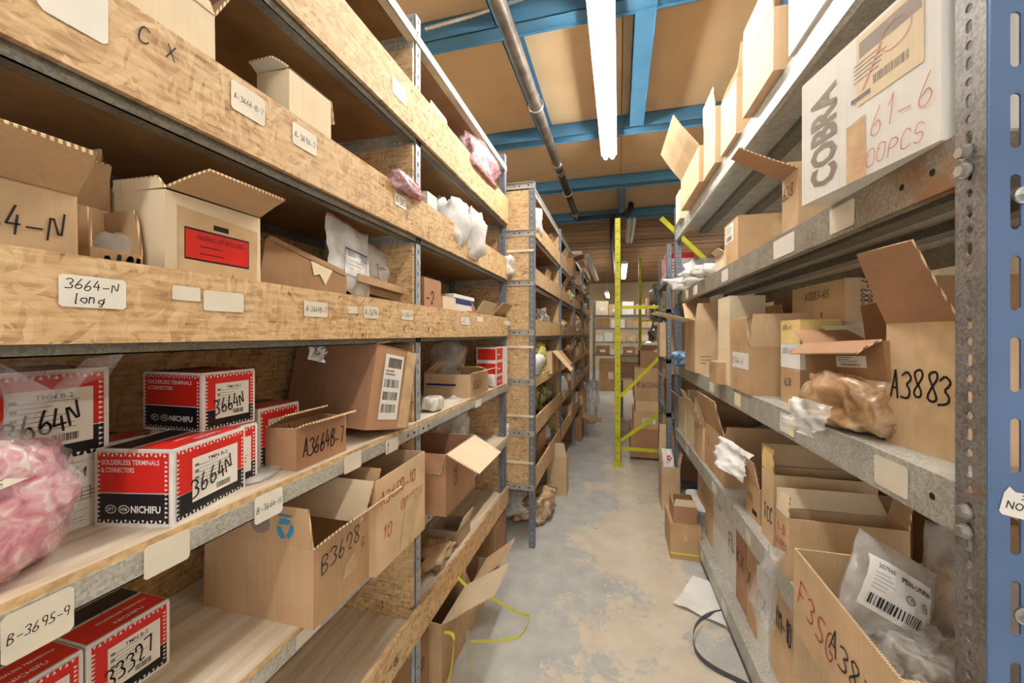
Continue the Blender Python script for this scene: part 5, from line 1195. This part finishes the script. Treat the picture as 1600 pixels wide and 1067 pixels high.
for i, (xn, lb) in enumerate(((1086, 'nearest clear plastic tub on the bottom shelf'), (1080, 'middle clear plastic tub on the bottom shelf'), (1075, 'far clear plastic tub on the bottom shelf'))):
    A, B = Rfront(xn, xn - 5, -.0); e = empty('plastic_tub', (A.x + .05, A.y + .05, z), 0, lb, 'tub', 'clear plastic tubs')
    mb = MB(); mb.tube([(0, 0, 0), (0, 0, .13)], [.045, .055], 'film_milky', 20); mb.build('body', e, smooth=False); mb = MB(); mb.tube([(0, 0, .13), (0, 0, .145)], .058, 'print_white', 20); mb.build('lid', e)
# ---- a back row of goods behind the front ones on each shelf
rb = random.Random(5); shn = ('top', 'second', 'third', 'fourth', 'bottom'); ordn = ('first', 'second', 'third', 'fourth', 'fifth', 'sixth', 'seventh', 'eighth')
COLN = {'kraft': 'kraft brown', 'kraft_light': 'light kraft', 'kraft_red': 'reddish brown', 'kraft_dark': 'dark brown', 'kraft_grey': 'greyish', 'kraft_cream': 'pale cream', 'white_card': 'white', 'manila': 'yellowish'}
for k in range(5):
    y = .12; n = 0
    while y < RL - .25 and n < 8:
        wd = rb.uniform(.26, .38); hh = rb.uniform(.22, .36); mt = rb.choice(('kraft', 'kraft_red', 'kraft_dark', 'kraft_light', 'kraft_grey'))
        o = RO + RN * .43; A = (o + RU * y).xy; B = (o + RU * (y + wd)).xy
        if not (k == 3 and y < .3): carton(A, B, .165, hh, ZR[k], '%s carton in the back row of the %s shelf, %s from the blue post' % (COLN[mt], shn[k], ordn[n]), mt, side='R', group='back row cartons on the deep rack')
        y += wd + rb.uniform(.01, .05); n += 1
# ---- on the floor at the foot of the rack
A, B = Rpts((1049, 882), (1047, 840), 0); A = floorpt(1047, 872, 0).xy; 
carton(A, A + Vector((0, .28)), .17, .205, 0, 'kraft floor carton with yellow strapping standing under the rack front', 'kraft', side='R', art=(('R', lambda a: (a.rect(0, a.h * .14, a.w, a.h * .20, 'strap_yellow'),)), ('F', lambda a: a.rect(0, a.h * .14, a.w, a.h * .20, 'strap_yellow'))))
e0 = carton(A + Vector((.02, .02)), A + Vector((.02, .22)), .13, .10, .206, 'small film wrapped carton with clear corners on the strapped floor carton', 'kraft_red', side='R', flaps={'R': (.04, 92, 0, 'kraft_cream'), 'F': (.05, 88, 0, 'kraft_cream')})
A = floorpt(1034, 797, 0).xy
carton(A, A + Vector((0, .27)), .13, .33, 0, 'tall kraft carton with a raised flap standing at the foot of the far post', 'kraft_light', side='R', flaps={'F': (.05, 84, 0), 'L': (.26, 84, 0, 'kraft_light'), 'K': (.1, 80)}, fill=('white_goods', .97))
def logo(a):
    for k in range(5): a.ring(a.w * .5 + .016 * math.cos(k * 1.257), a.h * .5 + .016 * math.sin(k * 1.257), .008, .008, .006, 'print_red', n=10)
M = frame((A.x + .02, A.y + .03, .31), (.9, .35, -.1), (-.35, .4, .9)); pouch(M, .09, .15, .02, 'paper', 'white printed packet with a red and orange mark in the tall floor carton', art=logo, seed=19, name='packet')
A = floorpt(1052, 812, 0).xy + Vector((.03, .0))
e = one('paper_sheet', ((0, 0, 0), (.001, .001, .001)), 'paper'); bpy.data.objects.remove(e)
def sheet(P, w, h, rz, label, mat='paper', lift=.02, seed=3, name='paper_sheet'):
    M = Matrix.Translation(P) @ Matrix.Rotation(R(rz), 4, 'Z'); 
    e = pouch(M, w, h, .0, mat, label, name=name, cat='paper', seed=seed, crumple=lift * .35, double=False, curl=lift); return e
P = floorpt(1052, 938, .012); sheet((P.x, P.y - .02, .014), .30, .26, -28, 'creased white sheet of paper lying on the floor by the rack', seed=5)
# springy dark band lying in a loop
pts = [tuple(floorpt(x, y, zz)) for x, y, zz in ((1175, 962, .01), (1140, 955, .012), (1108, 960, .02), (1088, 976, .03), (1083, 1000, .03), (1092, 1024, .02), (1116, 1044, .012), (1155, 1064, .01), (1200, 1085, .01))]
strap_loop(pts, 'springy dark grey band lying in a loop on the floor under the rack', 'strap_dark', .022, 'steel_band')
# ================================================================ goods on the long left unit and beyond
rg = random.Random(11)
BAYN = ('nearest', 'second', 'third', 'farthest'); LVN = ('top', 'second highest', 'third highest', 'middle', 'fifth', 'sixth', 'lowest')
KN = {'bag': ('film_white', 'white_goods', 'grey_goods', 'film_milky'), }
BN = {'film_white': 'white poly', 'white_goods': 'white paper', 'grey_goods': 'grey mottled', 'film_milky': 'cloudy clear', 'yellow_goods': 'yellowish', 'green_goods': 'green tinted', 'brown_wrap': 'brown wrapped', 'dark_goods': 'dark', 'red_goods': 'red striped', 'teal_goods': 'teal'}
POSN = ('by its near post', 'in its middle', 'by its far post')
def bay_items(i, k, spec):
    """spec: list of (kind, material, y fraction, width fraction, height, inset, extra)"""
    z = H + REL2[k]; ya, yb = VY[i] + .05, VY[i + 1] - .05; L = yb - ya
    for kind, mt, f0, fw_, hh, ins, fl in spec:
        y0 = ya + L * f0; y1 = y0 + L * fw_; X = XV - ins
        where = '%s shelf of the %s bay, %s' % (LVN[k], BAYN[i], POSN[min(2, int((f0 + fw_ / 2) * 3))])
        if kind == 'box':
            carton((X, y0), (X, y1), .24, hh, z, '%s %s carton, %s' % (COLN[mt], 'open' if fl else 'closed', where), mt, flaps=fl, group='cartons on the long unit')
        else:
            bag((X - .11, (y0 + y1) / 2, z), (.24, y1 - y0, hh), mt, '%s bag on the %s' % (BN[mt], where), int(y0 * 97 + k * 13), .28, n=18, group='bags on the long unit')
SP = {
 (0, 1): [('bag', 'film_white', .0, .22, .20, .0, None), ('bag', 'white_goods', .22, .16, .12, .03, None), ('box', 'kraft_light', .50, .22, .10, .04, {'F': (.06, 40)})],
 (0, 2): [('box', 'kraft', .62, .22, .16, .06, {'F': (.05, 80)})],
 (0, 3): [('bag', 'grey_goods', .40, .22, .20, .04, None), ('bag', 'film_milky', .02, .2, .12, .08, None)],
 (0, 4): [('bag', 'film_white', .0, .18, .17, -.02, None), ('bag', 'yellow_goods', .20, .27, .24, .02, None), ('box', 'kraft_light', .46, .20, .17, -.02, {'F': (.2, -48, 0, 'kraft_light'), 'K': (.1, 80)}), ('box', 'kraft', .70, .2, .16, -.02, {'F': (.15, -50, 0, 'kraft')})],
 (0, 5): [('bag', 'yellow_goods', .02, .46, .24, .06, None), ('bag', 'green_goods', .50, .34, .20, .05, None)],
 (0, 6): [('box', 'kraft_red', .02, .30, .20, .07, {'K': (.1, 80)}), ('box', 'kraft', .36, .26, .22, .06, None), ('bag', 'white_goods', .68, .2, .2, .05, None)],
}
for key, sp in SP.items(): bay_items(*key, sp)
for i in (1, 2, 3):
    for k in range(1, 7):
        f = .02; sp = []
        while f < .8:
            wf = rg.uniform(.18, .30); r = rg.random()
            if r < .55:
                mt = rg.choice(('kraft', 'kraft_light', 'kraft_red', 'kraft_dark', 'kraft_cream', 'white_card')); fl = None if rg.random() < .4 else {'F': (rg.uniform(.06, .14), rg.choice((-50, 20, 60, 85))), 'L': (.06, rg.uniform(20, 90))}
                sp.append(('box', mt, f, wf, rg.uniform(.12, .22), rg.uniform(-.03, .05), fl))
            elif r < .9: sp.append(('bag', rg.choice(('film_white', 'white_goods', 'grey_goods', 'brown_wrap', 'yellow_goods', 'dark_goods') + (('teal_goods',) if (i, k) == (2, 5) else ())), f, wf, rg.uniform(.12, .24), rg.uniform(-.02, .06), None))
            f += wf + rg.uniform(.02, .1)
        # one label each: keep at most one item of a kind and colour per third of a bay
        seen = set(); q = []
        for s_ in sp:
            key = (s_[0], s_[1], bool(s_[6]), min(2, int((s_[2] + s_[3] / 2) * 3)))
            if key not in seen: seen.add(key); q.append(s_)
        bay_items(i, k, q)
for k, (i, zz) in enumerate(((1, .935), (2, .935))): pass
# floor things along the long unit
def fc(px, py, dx, dy, h, label, mat='kraft', **kw):
    P = floorpt(px, py).xy; return carton(P, P + Vector((0, dy)), dx, h, 0, label, mat, **kw)
fc(885, 776, .16, .16, .32, 'tall kraft carton on the floor in front of the long unit near its first post', 'kraft_light', flaps={'F': (.04, 85), 'L': (.12, 82, 0, 'kraft_cream')})
P = floorpt(858, 812); bag((P.x - .10, P.y + .05, 0), (.26, .34, .20), 'brown_wrap', 'torn paper sack slumped on the floor beside the braced end frame', 91, .3, n=28, name='paper_sack', cat='sack')
P = floorpt(820, 815); bag((P.x - .1, P.y + .12, 0), (.3, .3, .22), 'white_goods', 'pale sack on the floor under the long unit behind its end frame', 92, .2, n=24, name='paper_sack', cat='sack')
fc(909, 690, .3, .3, .30, 'kraft carton at floor level with a dark flap leaning into the aisle', 'kraft_dark', flaps={'F': (.24, -14, 0, 'kraft'), 'K': (.1, 80)})
P = floorpt(925, 660); bag((P.x - .02, P.y, 0), (.20, .44, .62), 'film_milky', 'tall cloudy bag leaning on the far end of the long unit', 94, .25, n=24)
P = floorpt(912, 672); e = carton((P.x + .02, P.y - .05), (P.x + .02, P.y + .2), .16, .55, 0, 'upright kraft carton beside the tall cloudy bag', 'kraft', flaps={'F': (.1, 70)})
# brown flat cartons piled high at the far end of the long unit
z = H + .93; X = XV + .02
for k, (wd, hh, mt, lb) in enumerate(((1.0, .07, 'kraft_light', 'lowest'), (.95, .10, 'kraft_dark', 'second'), (.9, .11, 'kraft_red', 'third'), (.7, .05, 'white_card', 'topmost'))):
    carton((X - .02 * k, 6.1), (X - .02 * k, 6.1 + wd), .36, hh, z, '%s long flat carton piled on top of the long unit at its far end' % lb, mt, group='flat cartons on the long unit'); z += hh
# ---- unit with grey shelves closing the aisle
def plain_rack(x0, x1, y0, y1, zs, hgt, label, name='metal_shelving', lipc='post_grey'):
    e = empty(name, (x0, y0, 0), 0, label, 'shelving unit'); o_ = (-x0, -y0, 0)
    for x, sx in ((x0, 1), (x1, -1)):
        for y, sy in ((y0, 1), (y1, -1)):
            o = angle_post('post', e, x, y, 0, hgt, sx, sy, 'post_grey'); o.location += Vector(o_)
    for z in zs:
        mb = MB(); mb.box((x0, y0, z - .035), (x1, y1, z), lipc); mb.build('shelf_panel', e, loc=o_)
    return e
YR = 10.4; xa, xb = colpt(926, YR), colpt(1046, YR)
zr = [.12, H - .52, H - .19, H + .16, H + .49]
plain_rack(xa, xb, YR, YR + .5, zr, H + .9, 'grey steel shelving unit closing off the far end of the aisle')
cn = ('leftmost', 'second', 'third', 'fourth', 'fifth', 'sixth', 'seventh', 'eighth', 'ninth', 'tenth')
lvn = ('floor', 'second', 'third', 'fourth', 'top')
for k, z in enumerate(zr):
    x = xa + .08; n = 0
    while x < xb - .3 and n < 10:
        wd = rg.uniform(.16, .34); hh = rg.uniform(.14, .27) if k < 4 else rg.uniform(.2, .4); mt = rg.choice(('kraft', 'white_card', 'kraft_light', 'kraft_cream', 'white_card', 'kraft_dark'))
        e = empty('cardboard_carton', (x + wd / 2, YR + .2, z), 0, '%s carton, %s along the %s shelf of the aisle end unit' % (COLN[mt], cn[n], lvn[k]), 'box', 'cartons on the aisle end unit')
        mb = MB(); mb.box((-wd / 2, -.17, 0), (wd / 2, .17, hh), mt); mb.build('body', e); m2 = MB(); m2.box((-wd / 2 + .003, -.168, hh), (-.002, .168, hh + .004), mt); m2.build('flap', e)
        if rg.random() < .6:
            a = Art(wd, hh); a.rect(wd * .3, hh * .3, wd * .7, hh * .6, 'sticker'); a.build('marking', e, frame((-wd / 2, -.1705, 0), (1, 0, 0), (0, 0, 1)))
        x += wd + rg.uniform(.01, .06); n += 1
for k, (x0, x1, yt, dy, mt, lb) in enumerate(((936, 962, 548 + 17, 0, 'kraft', 'kraft floor carton, nearest before the aisle end unit'), (968, 990, 560, .3, 'kraft_light', 'light kraft floor carton right of the yellow upright before the aisle end unit'))):
    Y = 9.6 + dy; X0, X1 = colpt(x0, Y), colpt(x1, Y); carton((X0, Y), (X1, Y), .45, zat(yt, (X0 + X1) / 2, Y), 0, lb, mt, side='L', flaps={'F': (.1, 60), 'R': (.12, 60)}, art=(('F', lambda a: a.rect(a.w * .55, a.h * .4, a.w * .85, a.h * .65, 'sticker')),))
# ---- short shelving unit at the right behind the deep rack
XW = .37
W2 = plain_rack(XW, XW + .45, 3.42, 4.12, [.14, .70, 1.13, H + .20, H + .45], H + .75, 'short grey shelving unit squeezed between the deep rack and the yellow frame')
def wbox(x, y, w_, d_, h_, z, lb, mt='kraft', **kw): return carton((x, y), (x, y + d_), w_, h_, z, lb, mt, side='R', **kw)
for k in range(5): wbox(XW + .01, 3.46 + .12 * k, .2, .115, .20 + .02 * (k % 2), H + .451, '%s red printed carton in the row on top of the short unit' % cn[k].replace('leftmost', 'nearest'), 'white_card', art=(('F', lambda a: a.rect(a.w * .08, a.h * .3, a.w * .92, a.h * .95, 'print_red')), ('T', lambda a: a.rect(0, 0, a.w, a.h, 'print_red')), ('R', lambda a: (a.rect(0, a.h * .8, a.w, a.h, 'print_red'), a.lines(a.w * .1, a.h * .2, a.w * .9, a.h * .7, 4, 'ink_red', .3)))), group='red printed cartons on the short unit')
wbox(XW - .02, 3.75, .3, .26, .30, 1.131, 'clean kraft carton jutting out of the short unit above a fallen flap', 'kraft_light', art=(('R', lambda a: a.rect(a.w * .2, a.h * .6, a.w * .3, a.h * .68, 'sticker')),))
wbox(XW + .02, 3.46, .3, .24, .22, H + .201, 'carton of red tubes on the fourth shelf of the short unit', 'kraft', flaps={'F': (.05, 60)}, fill=('red_goods', 1.2))
wbox(XW + .02, 3.5, .3, .3, .25, .701, 'dark carton with loose parts on the second shelf of the short unit', 'kraft_dark', flaps={'F': (.07, 40)}, fill=('grey_goods', 1.1))
wbox(XW + .02, 3.5, .3, .4, .3, .141, 'closed brown carton on the bottom shelf of the short unit', 'kraft_red')
# ---- cartons stacked behind the yellow frame
yS = 4.42
def col_box(x0, x1, y0_, y1_, yt, yb, mt, lb, **kw):
    X0, X1 = colpt(x0, y0_), colpt(x1, y0_); z0 = max(0, zat(yb, (X0 + X1) / 2, y0_)); z1_ = zat(yt, (X0 + X1) / 2, y0_)
    return carton((X0, y0_), (X1, y0_), y1_, z1_ - z0, z0, lb, mt, side='L', **kw), z1_
_, zt = col_box(985, 1052, yS, .5, 671, 716, 'kraft_red', 'wide kraft carton at the bottom of the stack behind the yellow frame')
def on_top(x0, x1, d, yt, z0, mt, lb, dy=0, **kw):
    Y = yS + dy; X0, X1 = colpt(x0, Y), colpt(x1, Y); z1_ = zat(yt, (X0 + X1) / 2, Y); carton((X0, Y), (X1, Y), d, z1_ - z0, z0, lb, mt, side='L', **kw); return z1_
zt = on_top(990, 1050, .45, 643, zt, 'kraft', 'second carton up in the stack behind the yellow frame')
zt = on_top(993, 1046, .4, 627, zt, 'kraft_light', 'shallow light carton third up in the stack behind the yellow frame')
zt = on_top(991, 1042, .42, 575, zt, 'kraft', 'carton marked B3655 at eye height in the stack behind the yellow frame', art=(('F', wr('B3655AC01', .08, .42, .14)),))
zt = on_top(1000, 1040, .4, 548, zt, 'kraft_dark', 'open carton of rolled papers topping the stack behind the yellow frame', flaps={'F': (.08, 50), 'L': (.1, 30), 'R': (.1, 60)}, fill=('white_goods', 1.5))
# white table beyond the frame
YT = 6.6; X0, X1 = colpt(950 + 18, YT), colpt(988, YT) + .35
e = empty('work_table', ((X0 + X1) / 2, YT + .35, 0), 0, 'white topped work table beyond the yellow frame', 'table'); hw_ = (X1 - X0) / 2
one('tabletop', ((-hw_, -.35, .60), (hw_, .35, .63)), 'white_enamel', e)
for sx in (-1, 1):
    for sy in (-1, 1): mb = MB(); mb.tube([(sx * (hw_ - .04), sy * .3, 0), (sx * (hw_ - .04), sy * .3, .6)], .015, 'post_grey', 8); mb.build('leg', e)
carton((X0 + .02, YT + .1), (X0 + .36, YT + .1), .4, .34, .63, 'open carton with pale sides on the white work table', 'kraft', side='L', flaps={'F': (.1, -60, 0, 'kraft_cream'), 'L': (.1, 60)})
# cluttered tall rack further down at the right
XQ = .62; YQ = 5.6
plain_rack(XQ, XQ + .5, YQ, YQ + 2.6, [.2, .75, 1.2, 1.6, H + .55], H + .85, 'tall cluttered grey shelving unit past the carton stack')
def clut(k, z, y, lb, mt, sz, kind='bag'):
    if kind == 'bag': bag((XQ + .05, y, z), sz, mt, lb, k * 7 + 3, .35, n=18)
    else: carton((XQ - .08, y), (XQ - .08, y + sz[1]), sz[0], sz[2], z, lb, mt, side='R', flaps={'F': (.12, 30 + 10 * k), 'R': (.1, 60)})
names = (('dark bundle of tubing', 'dark_goods'), ('grey heap of fittings', 'grey_goods'), ('white film bundle', 'film_white'), ('cloudy bag of fittings', 'film_milky'))
for a_, zc in enumerate((.20, .75, 1.20, 1.6, H + .55)):
    for b_ in range(4):
        nm, mt = names[(a_ + b_) % 4]; yy = YQ + .3 + b_ * .6
        if (a_ * 3 + b_) % 3 == 0: clut(a_ * 4 + b_, zc, yy - .2, 'open carton on the %s shelf of the cluttered unit, %s along' % (lvn[a_] if a_ else 'bottom', cn[b_].replace('leftmost', 'first')), 'kraft' if b_ % 2 else 'kraft_light', (.34, .36, .20), 'box')
        else: clut(a_ * 4 + b_, zc, yy, '%s on the %s shelf of the cluttered unit, %s along' % (nm, lvn[a_] if a_ else 'bottom', cn[b_].replace('leftmost', 'first')), mt, (.34, .44, .22))
yellow_frame(colpt(1003, 7.9) , colpt(1003, 7.9) + .9, 8.6, 2.9, 'distant yellow pallet rack frame beyond the cluttered shelving')
